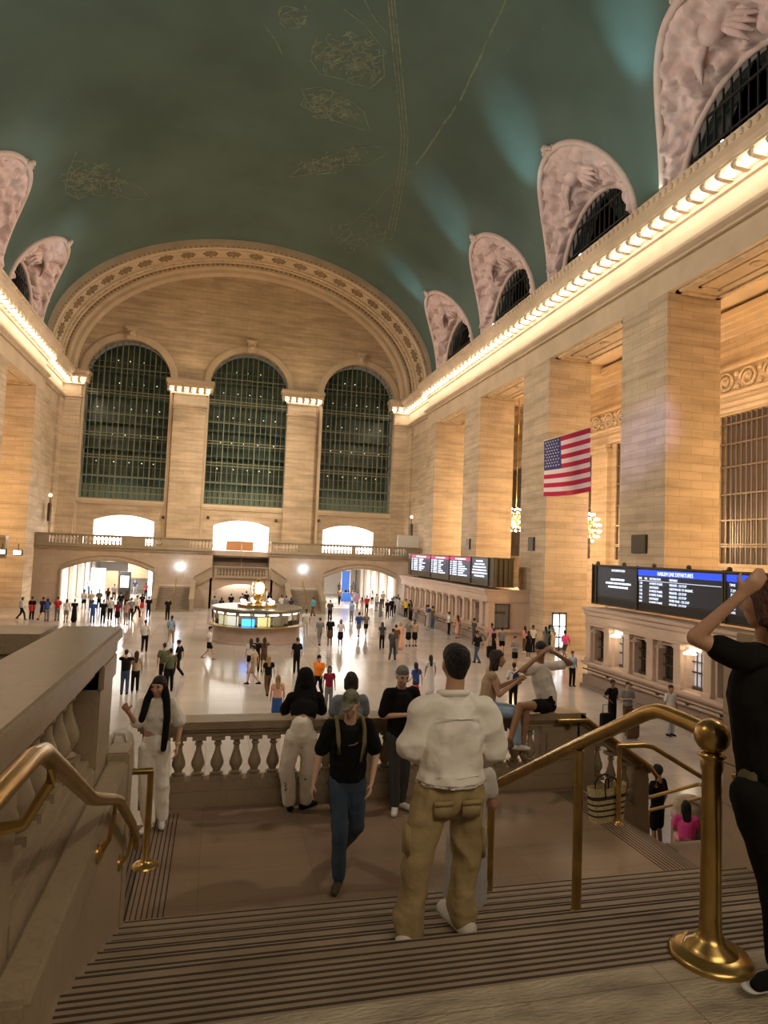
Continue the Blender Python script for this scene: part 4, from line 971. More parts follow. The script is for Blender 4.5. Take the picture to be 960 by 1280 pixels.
for k in range(18):
    a = 2*PI*(k+.5)/18; c = Vector((2.55*math.cos(a), 2.55*math.sin(a), 1.83)); tt = Vector((-math.sin(a), math.cos(a), 0)); m.tube([c-tt*.3, c+tt*.3], .05, 6)
m.build('strip_lights', mat('booth_strip', (1, 1, 1), .5, emit=(1, .95, .85), es=3.5), t)
m = MB(); m.lathe([(1.35, .1), (1.35, 1.9)], n=24); m.lathe([(1.7, .1), (1.7, 1.0), (1.3, 1.0)], n=24); m.build('inner_cabinet', mat('booth_inner', (.40, .32, .2), .5, var=.2, scale=3), t)
pans = [(-105, (.02, .12, .55), (.05, .3, 1.), 2.2), (-84, (.65, .6, .35), (.9, .8, .35), .5), (-127, (.55, .55, .5), (.8, .8, .7), .5), (-63, (.4, .38, .3), None, 0), (-145, (.5, .45, .3), (.8, .75, .5), .4)]
for a_, c_, e_, s_ in pans:
    a = math.radians(a_); m = MB(); c = Vector((2.58*math.cos(a), 2.58*math.sin(a), 0)); tt = Vector((-math.sin(a), math.cos(a), 0))*.38
    z1_ = 1.58 if e_ and s_ > 1 else 1.7
    m.hull8([c-tt+Vector((0, 0, 1.14)), c+tt+Vector((0, 0, 1.14)), c+tt+Vector((0, 0, z1_)), c-tt+Vector((0, 0, z1_))], [c*.98-tt+Vector((0, 0, 1.14)), c*.98+tt+Vector((0, 0, 1.14)), c*.98+tt+Vector((0, 0, z1_)), c*.98-tt+Vector((0, 0, z1_))])
    m.build('notice_panel', mat('notice_%d' % a_, c_, .4, emit=e_, es=s_*.8), t)
m = MB(); m.lathe([(1.25, 2.12), (1.25, 2.3), (1.1, 2.34), (.5, 2.36), (.36, 2.45), (.30, 2.6), (.30, 2.78), (.40, 2.84), (.28, 2.90), (.16, 2.95), (.12, 3.0)], n=28); m.build('clock_pedestal', BRASS, t, smooth='auto')
ck = MB(); cz = 3.33
for k in range(4):
    a = k*PI/2+math.radians(8); d = Vector((math.sin(a), -math.cos(a), 0)); u = Vector((math.cos(a), math.sin(a), 0)); zv = Vector((0, 0, 1)); c = d*.30+zv*cz
    n_ = 28; ck.add([c+d*.10]+[c+d*.04+(u*math.cos(2*PI*q/n_)+zv*math.sin(2*PI*q/n_))*.40 for q in range(n_)], [(0, q+1, (q+1) % n_+1) for q in range(n_)])
ck.build('clock_faces', mat('opal_clock', (1, .95, .8), .4, emit=(1, .93, .78), es=1.6), t)
m = MB(); m.ball((0, 0, cz), .36, 12)
for k in range(4):
    a = k*PI/2+math.radians(8); d = Vector((math.sin(a), -math.cos(a), 0)); u = Vector((math.cos(a), math.sin(a), 0)); zv = Vector((0, 0, 1)); c = d*.33+zv*cz
    ring = [c+(u*math.cos(2*PI*q/28)+zv*math.sin(2*PI*q/28))*.42 for q in range(29)]; m.tube(ring, .045, 6, cap=False)
m.lathe([(.12, .34), (.2, .42), (.1, .5), (.04, .56), (.08, .62), (.001, .7)], (0, 0, cz), 12)
m.build('clock_case', BRASS, t, smooth='auto')
hm = MB()
for k in range(4):
    a = k*PI/2+math.radians(8); d = Vector((math.sin(a), -math.cos(a), 0)); u = Vector((math.cos(a), math.sin(a), 0)); c = d*.42+Vector((0, 0, cz))
    hm.tube([c, c+u*.12+Vector((0, 0, .06))], .015, 4); hm.tube([c, c+u*-.05+Vector((0, 0, .22))], .012, 4)
hm.build('clock_hands', BLACK, t)
m = MB()
for k in range(10):
    a = 2*PI*k/10; m.ball((1.0*math.cos(a), 1.0*math.sin(a), 2.42+.10*(k % 2)), .10, 7)
m.build('roof_lamps', mat('roof_lamp', (1, 1, 1), .5, emit=(1, .95, .85), es=6), t)

# ------------------------------------------------------------------ flag
FY = 31.0
a0, a1, a2, a3 = ony(680, 552, FY), ony(738, 535, FY), ony(738, 614, FY), ony(680, 620, FY)
t = thing('american_flag', 'large American flag hanging from a pole between the right pillars', 'flag', (0, FY, 0))
def fp(u, v):
    top = a0.lerp(a1, u); bot = a3.lerp(a2, u); p = top.lerp(bot, v); q = math.sin(u*9+v*1.5)*.07*(.4+v)+math.sin(u*4-v*3)*.06
    p.z += -.10*math.sin(PI*u)*v; return (p.x-.02*math.sin(v*5)*v, q, p.z)
m = MB(); NU = 30
for st_ in range(13):
    for k in range(NU):
        u0, u1 = k/NU, (k+1)/NU; canton = st_ < 7 and u0 < .345
        m.cm = 2 if canton else (0 if st_ % 2 == 0 else 1)
        for hf in range(2):
            v0, v1 = (st_+hf/2)/13, (st_+hf/2+.5)/13; m.add([fp(u0, v0), fp(u1, v0), fp(u1, v1), fp(u0, v1)], [(0, 1, 2, 3)])
m.cm = 1
for r_ in range(9):
    for c in range(6 if r_ % 2 == 0 else 5):
        u = .035+(c+(.5 if r_ % 2 else 0))*.054; v = (r_+.75)*.0535; p = Vector(fp(u, v))+Vector((0, -.035, 0))
        m.add([p]+[p+Vector((math.sin(q*PI/5)*(.052 if q % 2 == 0 else .022), 0, math.cos(q*PI/5)*(.052 if q % 2 == 0 else .022))) for q in range(10)], [(0, q+1, (q+1) % 10+1) for q in range(10)])
m.build('flag_cloth', [mat('flag_red', (.48, .012, .075), .7), mat('flag_white', (.78, .68, .74), .7), mat('flag_blue', (.03, .055, .22), .7)], t)
pend = ony(760, 526, FY); m = MB(); m.tube([a0+Vector((-.05, -FY, .03)), a1+Vector((0, -FY, .03)), (pend.x, 0, pend.z), (XR-.02, -.4, pend.z+.25)], .03, 8); m.build('pole', mat('pole_metal', (.5, .42, .35), .4), t)

# chandeliers in the aisle
for i, (X, Y, Z) in enumerate([(27.0, 43.9, 8.4), (26.6, 55.9, 8.6), (27.0, 32.3, 8.4)]):
    p = ony((740, 645, 0)[i], (648, 650, 0)[i], Y) if i < 2 else Vector((26.5, Y, 8.4))
    if i == 0: p = Vector((26.85, Y, 8.4))
    t = thing('chandelier', 'cluster chandelier of bare bulbs hanging in the right aisle, %s' % ['beside the flag', 'left of the flag', 'behind the nearest pillar'][i], 'chandelier', (p.x, Y, p.z))
    m = MB(); m.ball((0, 0, 0), .7, 10, (1, 1, 1.15)); m.tube([(0, 0, .7), (0, 0, 13.2-.3)], .05, 6); m.build('body', BRASS, t, smooth=True)
    for r_, z, n_ in ((.55, 1.0, 6), (.85, .65, 9), (1.0, .2, 11), (1.0, -.25, 11), (.85, -.65, 9), (.5, -1.0, 6)):
        m = MB()
        for k in range(n_): a = 2*PI*(k+.3*(z > 0))/n_; m.ball((r_*math.cos(a), r_*math.sin(a), z), .085, 6)
        m.build('bulb_ring', mat('chandelier_bulb', (1, .95, .8), .5, emit=(1, .9, .68), es=22), t, smooth=True)
# ------------------------------------------------------------------ people
V3 = Vector
DG = None
def rc(m, p1, p2, r1, r2, a=1., b=1., side=None, n=12, cap=3):
    """closed round cone from p1 to p2; cross-section scaled a along 'side' and b across it."""
    p1, p2 = V3(p1), V3(p2); d = p2-p1; L_ = max(d.length, 1e-4); w = d/L_ if d.length > 1e-4 else V3((0, 0, 1))
    u = V3(side) if side is not None else (V3((1, 0, 0)) if abs(w.x) < .9 else V3((0, 1, 0)))
    u = (u-w*u.dot(w)).normalized(); v = w.cross(u)
    prof = [(-r1*math.cos(k*PI/2/cap), r1*math.sin(k*PI/2/cap)) for k in range(cap+1)]
    prof += [(L_+r2*math.sin(k*PI/2/cap), r2*math.cos(k*PI/2/cap)) for k in range(cap+1)]
    vs = [p1+w*prof[0][0]]; fs = []
    rings = prof[1:-1]
    for t, r in rings:
        for k in range(n): q = 2*PI*k/n; vs.append(p1+w*t+u*(r*a*math.cos(q))+v*(r*b*math.sin(q)))
    vs.append(p1+w*prof[-1][0]); e = len(vs)-1
    for k in range(n): fs.append((0, 1+(k+1) % n, 1+k)); fs.append((e, e-n+k, e-n+(k+1) % n))
    for i in range(len(rings)-1):
        for k in range(n): o = 1+i*n; fs.append((o+k, o+(k+1) % n, o+n+(k+1) % n, o+n+k))
    m.add(vs, fs)
def ell(m, c, r, n=12):
    m.ball(c, 1., n, r)
def fuse(m, name, vox, smooth=3, fold=0., seed=0., clamp=None):
    """one continuous skin around the closed volumes in m."""
    me = bpy.data.meshes.new(name+'_raw'); me.from_pydata(m.v, [], m.f); me.update()
    bm = bmesh.new(); bm.from_mesh(me); bmesh.ops.remove_doubles(bm, verts=bm.verts[:], dist=1e-5); bmesh.ops.recalc_face_normals(bm, faces=bm.faces[:]); bm.to_mesh(me); bm.free()
    o = bpy.data.objects.new(name+'_raw', me); COL.objects.link(o)
    md = o.modifiers.new('r', 'REMESH'); md.mode = 'VOXEL'; md.voxel_size = vox; md.use_smooth_shade = True
    if smooth: s_ = o.modifiers.new('s', 'SMOOTH'); s_.factor = .5; s_.iterations = smooth
    dg = bpy.context.evaluated_depsgraph_get(); ev = o.evaluated_get(dg)
    out = bpy.data.meshes.new_from_object(ev, depsgraph=dg); out.name = name
    bpy.data.objects.remove(o); bpy.data.meshes.remove(me)
    if clamp is not None:
        for v in out.vertices:
            if v.co.z < clamp: v.co.z = clamp+.25*(v.co.z-clamp)*0
    if fold:
        n = len(out.vertices); co_ = np.empty(n*3, 'f'); out.vertices.foreach_get('co', co_); co_ = co_.reshape(-1, 3); no = np.empty(n*3, 'f'); out.vertex_normals.foreach_get('vector', no); no = no.reshape(-1, 3)
        for i in range(n):
            p = co_[i]; q = 1-abs(noise.noise((p[0]*6+seed, p[1]*6, p[2]*4.5+seed)))*3; q2 = noise.noise((p[0]*11, p[1]*11+seed, p[2]*13))
            co_[i] += no[i]*fold*(.75*q+.6*q2)
        out.vertices.foreach_set('co', co_.ravel()); out.update()
    out.polygons.foreach_set('use_smooth', [True]*len(out.polygons))
    return out
def lerp(a, b, t): return V3(a).lerp(V3(b), t)

def joints(pose='stand', ph=0, w=1.):
    """1.75 m figure facing -Y; side R is -X, L is +X."""
    J = dict(pel=(0, 0, .95), chest=(0, .0, 1.29), neck=(0, .015, 1.47), head=(0, -.01, 1.63), turn=0., nod=0.)
    for s, k in (('R', -1), ('L', 1)):
        J['sh'+s] = (k*.175*w, .01, 1.41); J['el'+s] = (k*.235*w, .03, 1.13); J['ha'+s] = (k*.24*w, -.05, .88)
        J['hip'+s] = (k*.085, 0, .91); J['kn'+s] = (k*.095, -.015, .50); J['an'+s] = (k*.10, .02, .085); J['toe'+s] = (k*.05, -1, 0)
    if pose == 'walk':
        f, b = ('R', 'L') if ph == 0 else ('L', 'R'); kf, kb = (-1, 1) if ph == 0 else (1, -1)
        J['kn'+f] = (kf*.085, -.21, .52); J['an'+f] = (kf*.08, -.27, .10); J['kn'+b] = (kb*.085, .03, .50); J['an'+b] = (kb*.08, .30, .17)
        J['el'+f] = (kf*.22*w, .12, 1.15); J['ha'+f] = (kf*.23*w, .12, .91); J['el'+b] = (kb*.22*w, -.03, 1.13); J['ha'+b] = (kb*.20*w, -.22, .93)
        J['chest'] = (0, -.02, 1.28); J['neck'] = (0, -.02, 1.46); J['head'] = (0, -.05, 1.62)
    elif pose == 'phone':
        J['elR'] = (-.24*w, .0, 1.13); J['haR'] = (-.06, -.27, 1.22); J['elL'] = (.24*w, 0, 1.13); J['haL'] = (.05, -.26, 1.18); J['nod'] = .05
    elif pose == 'photo':
        J['elR'] = (-.27*w, -.2, 1.36); J['haR'] = (-.08, -.33, 1.60); J['elL'] = (.27*w, -.2, 1.36); J['haL'] = (.08, -.33, 1.60)
    elif pose == 'hips':
        J['elR'] = (-.34*w, .08, 1.17); J['haR'] = (-.16, -.05, 1.02); J['elL'] = (.24*w, .0, 1.13); J['haL'] = (.06, -.22, 1.1)
    elif pose == 'sit':
        J['pel'] = (0, .05, .55); J['chest'] = (0, .0, .88); J['neck'] = (0, -.01, 1.06); J['head'] = (0, -.04, 1.21)
        for s, k in (('R', -1), ('L', 1)):
            J['sh'+s] = (k*.175*w, -.01, 1.0); J['el'+s] = (k*.22*w, -.06, .74); J['ha'+s] = (k*.12, -.30, .64)
            J['hip'+s] = (k*.09, .03, .52); J['kn'+s] = (k*.12, -.40, .50); J['an'+s] = (k*.12, -.38, .09)
    return {k: (V3(v) if isinstance(v, tuple) else v) for k, v in J.items()}

def hand(m, wrist, elbow, palm_n=None, curl=.5, sc=1., side=1):
    d = (V3(wrist)-V3(elbow)).normalized(); n = V3(palm_n) if palm_n is not None else V3((0, -1, 0)); n = (n-d*n.dot(d)); n = n.normalized() if n.length > .1 else d.orthogonal().normalized(); s = d.cross(n)*side
    w = V3(wrist); pc = w+d*.055*sc
    rc(m, w, w+d*.085*sc, .030*sc, .036*sc, 1.1, .55, s)
    for i, (o_, L_) in enumerate(((-.033, .068), (-.011, .078), (.011, .073), (.033, .056))):
        a = w+d*.095*sc+s*o_*sc; dd = (d+n*curl*.6).normalized(); b_ = a+dd*L_*.5*sc; d2 = (d+n*curl*1.9).normalized()
        rc(m, a-d*.02*sc, b_, .0105*sc, .0095*sc, n=8); rc(m, b_, b_+d2*L_*.55*sc, .0095*sc, .008*sc, n=8)
    a = w+d*.03*sc-s*.030*sc; b_ = a+(d*.6-s*.6+n*.5).normalized()*.045*sc; rc(m, a, b_, .013*sc, .011*sc, n=8); rc(m, b_, b_+(d*.9-s*.1+n*.5).normalized()*.032*sc, .011*sc, .009*sc, n=8)

def headprims(m, J, detail, fem):
    h = J['head']; R_ = Matrix.Rotation(J['turn'], 3, 'Z') @ Matrix.Rotation(J['nod'], 3, 'X')
    def P(x, y, z): return h+R_ @ V3((x, y, z))
    X_ = R_ @ V3((1, 0, 0))
    rc(m, P(0, .015, .035), P(0, -.01, .02), .092, .088, .84, 1.0, X_)                        # cranium
    rc(m, P(0, .005, .05), P(0, -.02, -.03), .082, .066, .88, 1.05, X_)
    rc(m, P(0, -.035, -.05), P(0, -.05, -.075), .052, .034, .95, .9, X_)                       # jaw and chin
    rc(m, J['neck']+V3((0, .01, -.05)), P(0, .02, -.03), .060 if not fem else .050, .055 if not fem else .046)
    if detail:
        rc(m, P(0, -.092, .018), P(0, -.112, -.022), .010, .014, n=8); rc(m, P(-.010, -.098, -.026), P(.010, -.098, -.026), .009, .009, n=8)
        for k in (-1, 1):
            rc(m, P(k*.079, .008, .022), P(k*.078, .004, -.022), .016, .010, .5, 1, X_, n=8)
            rc(m, P(k*.016, -.088, .036), P(k*.048, -.076, .038), .010, .009, n=8)          # brow
            rc(m, P(k*.040, -.068, -.012), P(k*.044, -.060, -.025), .022, .018, n=8)         # cheek
        rc(m, P(-.016, -.088, -.048), P(.016, -.088, -.048), .009, .009, n=8); rc(m, P(-.012, -.086, -.060), P(.012, -.086, -.060), .009, .009, n=8)
    return P

def bodyparts(J, o):
    """returns {part: MB} for the options o (dict)."""
    fem = o.get('fem', 0); det = o.get('det', 0); w = o.get('wid', 1.) ; out = {}
    side = (J['shL']-J['shR']); side.z *= .3; side.normalize()
    hside = (J['hipL']-J['hipR']).normalized()
    b = MB(); P = headprims(b, J, det, fem)
    rc(b, J['pel'], J['chest'], .135*w, .150*w, 1., .68, side); rc(b, J['pel']+V3((0, 0, -.03)), J['pel']+V3((0, 0, .06)), .14*w, .125*w, 1.08, .75, hside)
    rc(b, J['chest']+V3((0, 0, .03)), J['neck']+V3((0, 0, -.03)), .135*w, .06, 1., .62, side)
    for s in 'RL':
        rc(b, J['neck']+V3((0, 0, -.06)), J['sh'+s], .055, .050); rc(b, J['sh'+s], J['el'+s], .047*w, .037*w); rc(b, J['el'+s], J['ha'+s], .038*w, .024)
        hs = J['ha'+s]; 
        if det: hand(b, hs, J['el'+s], o.get('palm'+s), o.get('curl'+s, .5), .95, -1 if s == 'R' else 1)
        else: rc(b, hs, hs+(hs-J['el'+s]).normalized()*.10, .028, .026, 1, .6)
        rc(b, J['hip'+s], J['kn'+s], .080*w, .052); rc(b, J['kn'+s], lerp(J['kn'+s], J['an'+s], .35), .050, .052); rc(b, lerp(J['kn'+s], J['an'+s], .35), J['an'+s], .052, .034)
    out['body'] = b
    # shoes
    for s in 'RL':
        m = MB(); a = J['an'+s]; t = V3(J['toe'+s]); t.z = 0; t.normalize(); sv = V3((-t.y, t.x, 0)); dz = V3((0, 0, -.045))
        pit = o.get('pitch'+s, 0.); td = t*math.cos(pit)+V3((0, 0, -math.sin(pit)))
        rc(m, a+dz-td*.055, a+dz+td*.11, .040, .038, 1.02, 1.0, sv); rc(m, a+dz+td*.10, a+dz+td*.155+V3((0, 0, -.008)), .040, .030, 1.12, .85, sv); rc(m, a+V3((0, 0, .02)), a+dz, .042, .040)
        if o.get('bunch'): rc(m, a+V3((0, 0, -.03))-t*.07, a+V3((0, 0, -.03))+t*.17, .054, .050, 1.1, 1., sv)
        out['shoe'+s] = m
    # top
    top = o.get('top', 'tee'); tl = o.get('loose', .018); sl = o.get('sleeve', .55)
    if top:
        m = MB(); hem = o.get('hem', -.02); g = o.get('flare', 0.)
        pz = J['pel']+(J['chest']-J['pel'])*(-hem/.34)
        rc(m, pz+(J['chest']-J['pel']).normalized()*.06, J['chest'], (.135*w+tl+g), .152*w+tl, 1.02, .74, side, cap=2)
        if hem > -.02: rc(m, pz, pz+(J['chest']-J['pel']).normalized()*.15, .14*w+tl+g, .14*w+tl+g*.7, 1.05, .78, side, cap=2)
        rc(m, J['chest'], J['neck']+V3((0, .0, -.055)), .150*w+tl*.8, .068, 1., .66, side)
        if fem and det: 
            fwd = V3((side.y, -side.x, 0))
            for k in (-1, 1): rc(m, J['chest']+fwd*.075+side*k*.06+V3((0, 0, .0)), J['chest']+fwd*.06+side*k*.06+V3((0, 0, .05)), .06, .05)
        for s in 'RL':
            rc(m, J['neck']+V3((0, .0, -.065)), J['sh'+s], .055+tl*.3, .056+tl*.5)
            f1 = min(sl, 1.); e = lerp(J['sh'+s], J['el'+s], f1); sr = .053*w+tl*.7
            rc(m, J['sh'+s], e, sr, sr-.004+tl*.4)
            if sl > 1: rc(m, e, lerp(J['el'+s], J['ha'+s], sl-1), sr-.002, .042+tl*.5)
            if o.get('puff') and s: rc(m, lerp(J['sh'+s], e, .3), lerp(J['sh'+s], e, .95), sr+.0, sr+.018)
        if o.get('collar'):
            m2 = J['neck']+V3((0, .0, -.015)); rc(m, m2+V3((0, .012, 0)), m2+V3((0, .0, -.03)), .068, .08, 1.05, .95)
        out['top'] = m
    bt = o.get('bottom', 'trousers'); lw = o.get('leg', 1.)
    m = MB()
    if bt in ('trousers', 'shorts'):
        rc(m, J['pel']+V3((0, 0, -.04)), J['pel']+V3((0, 0, .05)), .150*w, .140*w, 1.06, .80, hside)
        for s in 'RL':
            k, a, h = J['kn'+s], J['an'+s], J['hip'+s]
            if bt == 'trousers':
                rc(m, h, k, .092*w*(1+(lw-1)*.35), .068*lw); rc(m, k, lerp(k, a, .86 if o.get('bunch') else .93), .068*lw, .056*lw)
            if bt == 'trousers' and o.get('bunch'):
                for f_, rr in ((.55, .060), (.68, .064), (.80, .068), (.90, .066)): q_ = lerp(k, a, f_); rc(m, q_+V3((0, .012, -.012)), q_+V3((0, -.02, .012)), rr*lw*.98, rr*lw*.96)
            if bt != 'trousers': rc(m, h, lerp(h, k, o.get('short', .62)), .094*w, .088*lw, cap=2)
    else:
        mid = (J['knR']+J['knL'])/2; an = (J['anR']+J['anL'])/2; z_ = o.get('skirt', .55)
        e = lerp(J['pel'], mid, z_) if z_ <= 1 else lerp(mid, an, z_-1)
        rc(m, J['pel']+V3((0, 0, .03)), e, .145*w, .17*o.get('skw', 1.)+.03, 1.05, .85, hside, cap=2)
        for s in 'RL':
            k_ = J['kn'+s] if z_ > .9 else lerp(J['hip'+s], J['kn'+s], z_); rc(m, J['hip'+s], k_, .10, .10, cap=2)
            if z_ > 1: rc(m, k_, lerp(J['kn'+s], J['an'+s], z_-1), .10, .11*o.get('skw', 1.), cap=2)
    out['bottom'] = m
    # hair
    hs = o.get('hair', 'short'); m = MB(); X_ = (P(1, 0, 0)-P(0, 0, 0))
    if hs != 'bald':
        rc(m, P(0, .025, .050), P(0, .0, .058), .096, .088, .87, 1.0, X_); rc(m, P(0, .04, .02), P(0, .035, -.015), .084, .068, .90, .95, X_)
        if hs in ('bob', 'long'): 
            for k in (-1, 1): rc(m, P(k*.055, .01, .03), P(k*.07, .02, -.07 if hs == 'bob' else -.12), .045, .030)
            rc(m, P(0, .045, .02), P(0, .055, -.08), .085, .075, 1., .7, X_)
        if hs == 'long':
            rc(m, P(0, .06, -.05), P(0, .115, -.32), .08, .055, 1.2, .55, X_)
        if hs == 'bun': m.ball(P(0, .09, .09), .045, 8)
    out['hair'] = m
    if hs == 'cap':
        m = MB(); rc(m, P(0, .012, .055), P(0, -.0, .062), .100, .092, .88, 1.0, X_); rc(m, P(0, -.07, .045), P(0, -.145, .028), .060, .045, 1.1, .22, X_); out['cap'] = m
    if hs == 'hood':
        m = MB(); rc(m, P(0, .02, .05), P(0, .03, -.05), .118, .125, .95, 1., X_); rc(m, P(0, .03, -.04), J['neck']+V3((0, .05, -.08)), .12, .16, 1.1, .6, X_); out['hood'] = m
    return out

SKIN = [(.50, .29, .19), (.42, .23, .14), (.56, .35, .25), (.20, .10, .055), (.33, .18, .10)]
def cloth(c, r=.9): return mat('cloth_%d_%d_%d' % tuple(int(x*999) for x in c), c, r, bump=.15, bscale=40, spec=.2)
def skin(i): return mat('skin_%d' % i, SKIN[i], .5)
CW = dict(black=(.006, .006, .0065), white=(.62, .60, .57), grey=(.19, .19, .19), blue=(.035, .09, .28), navy=(.02, .03, .08), lightblue=(.30, .42, .58), red=(.45, .03, .04), maroon=(.20, .015, .03),
          pink=(.62, .30, .32), hotpink=(.75, .08, .32), orange=(.85, .22, .02), yellow=(.72, .52, .06), teal=(.10, .38, .48), green=(.05, .10, .05), brown=(.12, .065, .035), tan=(.42, .32, .21), denim=(.045, .085, .15), cream=(.60, .52, .38), peach=(.70, .38, .28), khaki=(.36, .28, .14), camo=(.10, .11, .06), darkgrey=(.06, .06, .065), blonde=(.40, .26, .11), silver=(.21, .205, .19), darkbrown=(.035, .018, .012), lightgrey=(.42, .43, .44))
PN = {'top': 'shirt', 'bottom': 'trousers', 'hair': 'hair', 'cap': 'cap', 'hood': 'hood', 'shoeR': 'shoe', 'shoeL': 'shoe', 'body': 'body'}
CACHE = {}
def figure(label, loc, rot, o, J=None, key=None, height=1.75, colors=None, vox=.025, folds=0., group=None, seed=0.):
    """loc: ground point; rot: degrees, 0 faces the camera side (-Y)."""
    r = thing('person', label, 'person', loc, math.radians(rot), group); r.scale = (height/1.75,)*3
    if key is None or key not in CACHE:
        parts = bodyparts(J, o); ms = {}
        for k, m in parts.items():
            if not m.v: continue
            vv = vox*(.6 if k in ('hair', 'cap', 'hood', 'shoeR', 'shoeL') and vox > .015 else 1.)
            ms[k] = fuse(m, PN[k], vv, 3 if vox > .015 else 2, folds if k in ('top', 'bottom', 'hood') else (folds*.25 if k == 'hair' else 0), seed, o.get('flat') if k == 'top' else None); ms[k].materials.append(None)
        if key: CACHE[key] = ms
    else: ms = CACHE[key]
    for k, me in ms.items():
        nm = PN[k]
        if k == 'bottom': nm = {'trousers': 'trousers', 'shorts': 'shorts'}.get(o.get('bottom', 'trousers'), 'skirt')
        ob = bpy.data.objects.new(nm, me); COL.objects.link(ob); ob.parent = r
        ob.material_slots[0].link = 'OBJECT'; kk = 'shoe' if k.startswith('shoe') else k
        c = colors.get(kk, {'shoe': 'black', 'hair': 'black', 'hood': 'black', 'cap': 'black'}.get(kk, 'grey'))
        if k == 'hair': c = mat('hair_%d_%d' % (int(CW.get(c, c)[0]*999) if isinstance(c, str) else int(c[0]*999), int(CW.get(c, c)[1]*999) if isinstance(c, str) else int(c[1]*999)), CW[c] if isinstance(c, str) else c, .6, var=.5, scale=30, bump=1., bscale=90, stretch=(1, 1, .25))
        ob.material_slots[0].material = skin(colors.get('skin', 0)) if k == 'body' else (c if isinstance(c, bpy.types.Material) else cloth(CW[c] if isinstance(c, str) else c))
    return r
def child(r, name, m, mt, vox=None, smooth=True, lab=None):
    if vox: me = fuse(m, name, vox, 2); me.materials.append(mt); o = bpy.data.objects.new(name, me); COL.objects.link(o); o.parent = r
    else: o = m.build(name, mt, r, smooth=smooth)
    if lab: o['label'] = lab
    return o
def face(r, J, lips=(.35, .12, .10)):
    h = J['head']; R_ = Matrix.Rotation(J['turn'], 3, 'Z') @ Matrix.Rotation(J['nod'], 3, 'X')
    for k in (-1, 1):
        m = MB(); m.ball(h+R_ @ V3((k*.032, -.088, .020)), .0115, 8, (1.25, .7, .65)); child(r, 'eye', m, mat('eye_dark', (.02, .012, .01), .3))
        m = MB(); m.tube([h+R_ @ V3((k*.016, -.0975, .037)), h+R_ @ V3((k*.034, -.096, .043)), h+R_ @ V3((k*.05, -.082, .038))], [.003, .004, .002], 6); child(r, 'eyebrow', m, mat('brow_dark', (.02, .013, .01), .8))
    m = MB(); m.ball(h+R_ @ V3((0, -.0945, -.054)), .02, 8, (1.05, .35, .33)); child(r, 'lips', m, mat('lips', lips, .5))

# ---- the man in the white jacket, seen from behind on the stair
Y0 = 3.85; fx = lambda px, y=Y0: ony(px, 1000, y).x
cx = fx(553); J = joints(); z0 = 3.70; S = 1.03
def L(px, py, y): p = ony(px, py, y); return V3(((p.x-cx)/S, (p.y-Y0)/S, (p.z-z0)/S))
J['toeR'] = V3((.25, -1, 0)); J['toeL'] = V3((-.55, -1, 0))
# he faces +Y: build with rot 180, so mirror x and y of measured points
def LB(px, py, y): q = L(px, py, y); return V3((-q.x, -q.y, q.z))
J.update(shR=LB(604, 884, 3.85), shL=LB(530, 884, 3.85), elR=LB(618, 934, 3.88), elL=LB(514, 934, 3.88), haR=LB(600, 950, 4.14), haL=LB(532, 952, 4.14), head=LB(569, 833, 3.87), neck=LB(567, 866, 3.85), chest=LB(566, 905, 3.85), pel=LB(563, 985, 3.85),
         hipR=LB(584, 992, 3.85), hipL=LB(540, 992, 3.85), knR=LB(583, 1068, 3.88), knL=LB(521, 1068, 3.82), anR=LB(576, 1143, 3.88), anL=LB(510, 1148, 3.80))
for k_ in ('anR', 'anL'): J[k_].z = .085
KH = mat('khaki_cotton', (.34, .255, .125), .8, var=.08, scale=4, bump=.3, bscale=12)
WJ = mat('white_denim', (.88, .85, .80), .85, bump=.25, bscale=10)
r = figure('person in boxy white jacket and baggy khaki trousers, seen from behind on the stair', (cx, Y0, z0), 180, dict(det=1, wid=1.02, loose=.034, sleeve=1.72, hem=.04, flare=.022, flat=.90, leg=1.30, hair='short', collar=1, bunch=1, palmR=(0, -1, .3), palmL=(0, -1, .3)), J, height=1.75*S, colors=dict(top=WJ, bottom=KH, hair='black', shoe='white', skin=0), vox=.011, folds=.017, seed=3)
for k in (-1, 1):
    c = J['pel']+V3((k*.085, .118, -.06)); m = MB(); m.bbox(c.x-.055, c.x+.055, c.y-.005, c.y+.018, c.z-.065, c.z+.02, .006); m.bbox(c.x-.058, c.x+.058, c.y, c.y+.025, c.z+.005, c.z+.035, .005); child(r, 'pocket', m, KH); m = MB()
    q = lerp(J['hip'+('R' if k < 0 else 'L')], J['kn'+('R' if k < 0 else 'L')], .75); m.bbox(q.x+k*.085-.012, q.x+k*.085+.012, q.y-.06, q.y+.07, q.z-.09, q.z+.09, .008); child(r, 'pocket', m, KH)
c = J['chest']; m = MB()
m.tube([J['neck']+V3((.085*math.cos(a_), -.01+.075*math.sin(a_), .0+.012*math.sin(a_))) for a_ in [k*PI/8 for k in range(-1, 10)]], .019, 8); child(r, 'collar', m, WJ)
m = MB(); m.tube([c+V3((-.15, .125, .07)), c+V3((0, .150, .065)), c+V3((.15, .125, .07))], .004, 5); child(r, 'yoke_seam', m, WJ); m = MB(); m.tube([c+V3((-.13, .13, -.26)), c+V3((0, .150, -.27)), c+V3((.13, .13, -.26))], .003, 5)
child(r, 'yoke_seam', m, WJ)
# woman in pale long skirt hidden in front of him
figure('person in long pale grey skirt standing in front of the man in khaki trousers', (ony(572, 1100, 4.95).x, 4.78, 2.95+.15), 180, dict(fem=1, hair='bob', bottom='skirt', skirt=1.9, skw=.95), joints('phone'), height=1.52, colors=dict(top='white', bottom='lightgrey', hair='black', shoe='white'), vox=.018, folds=.008)

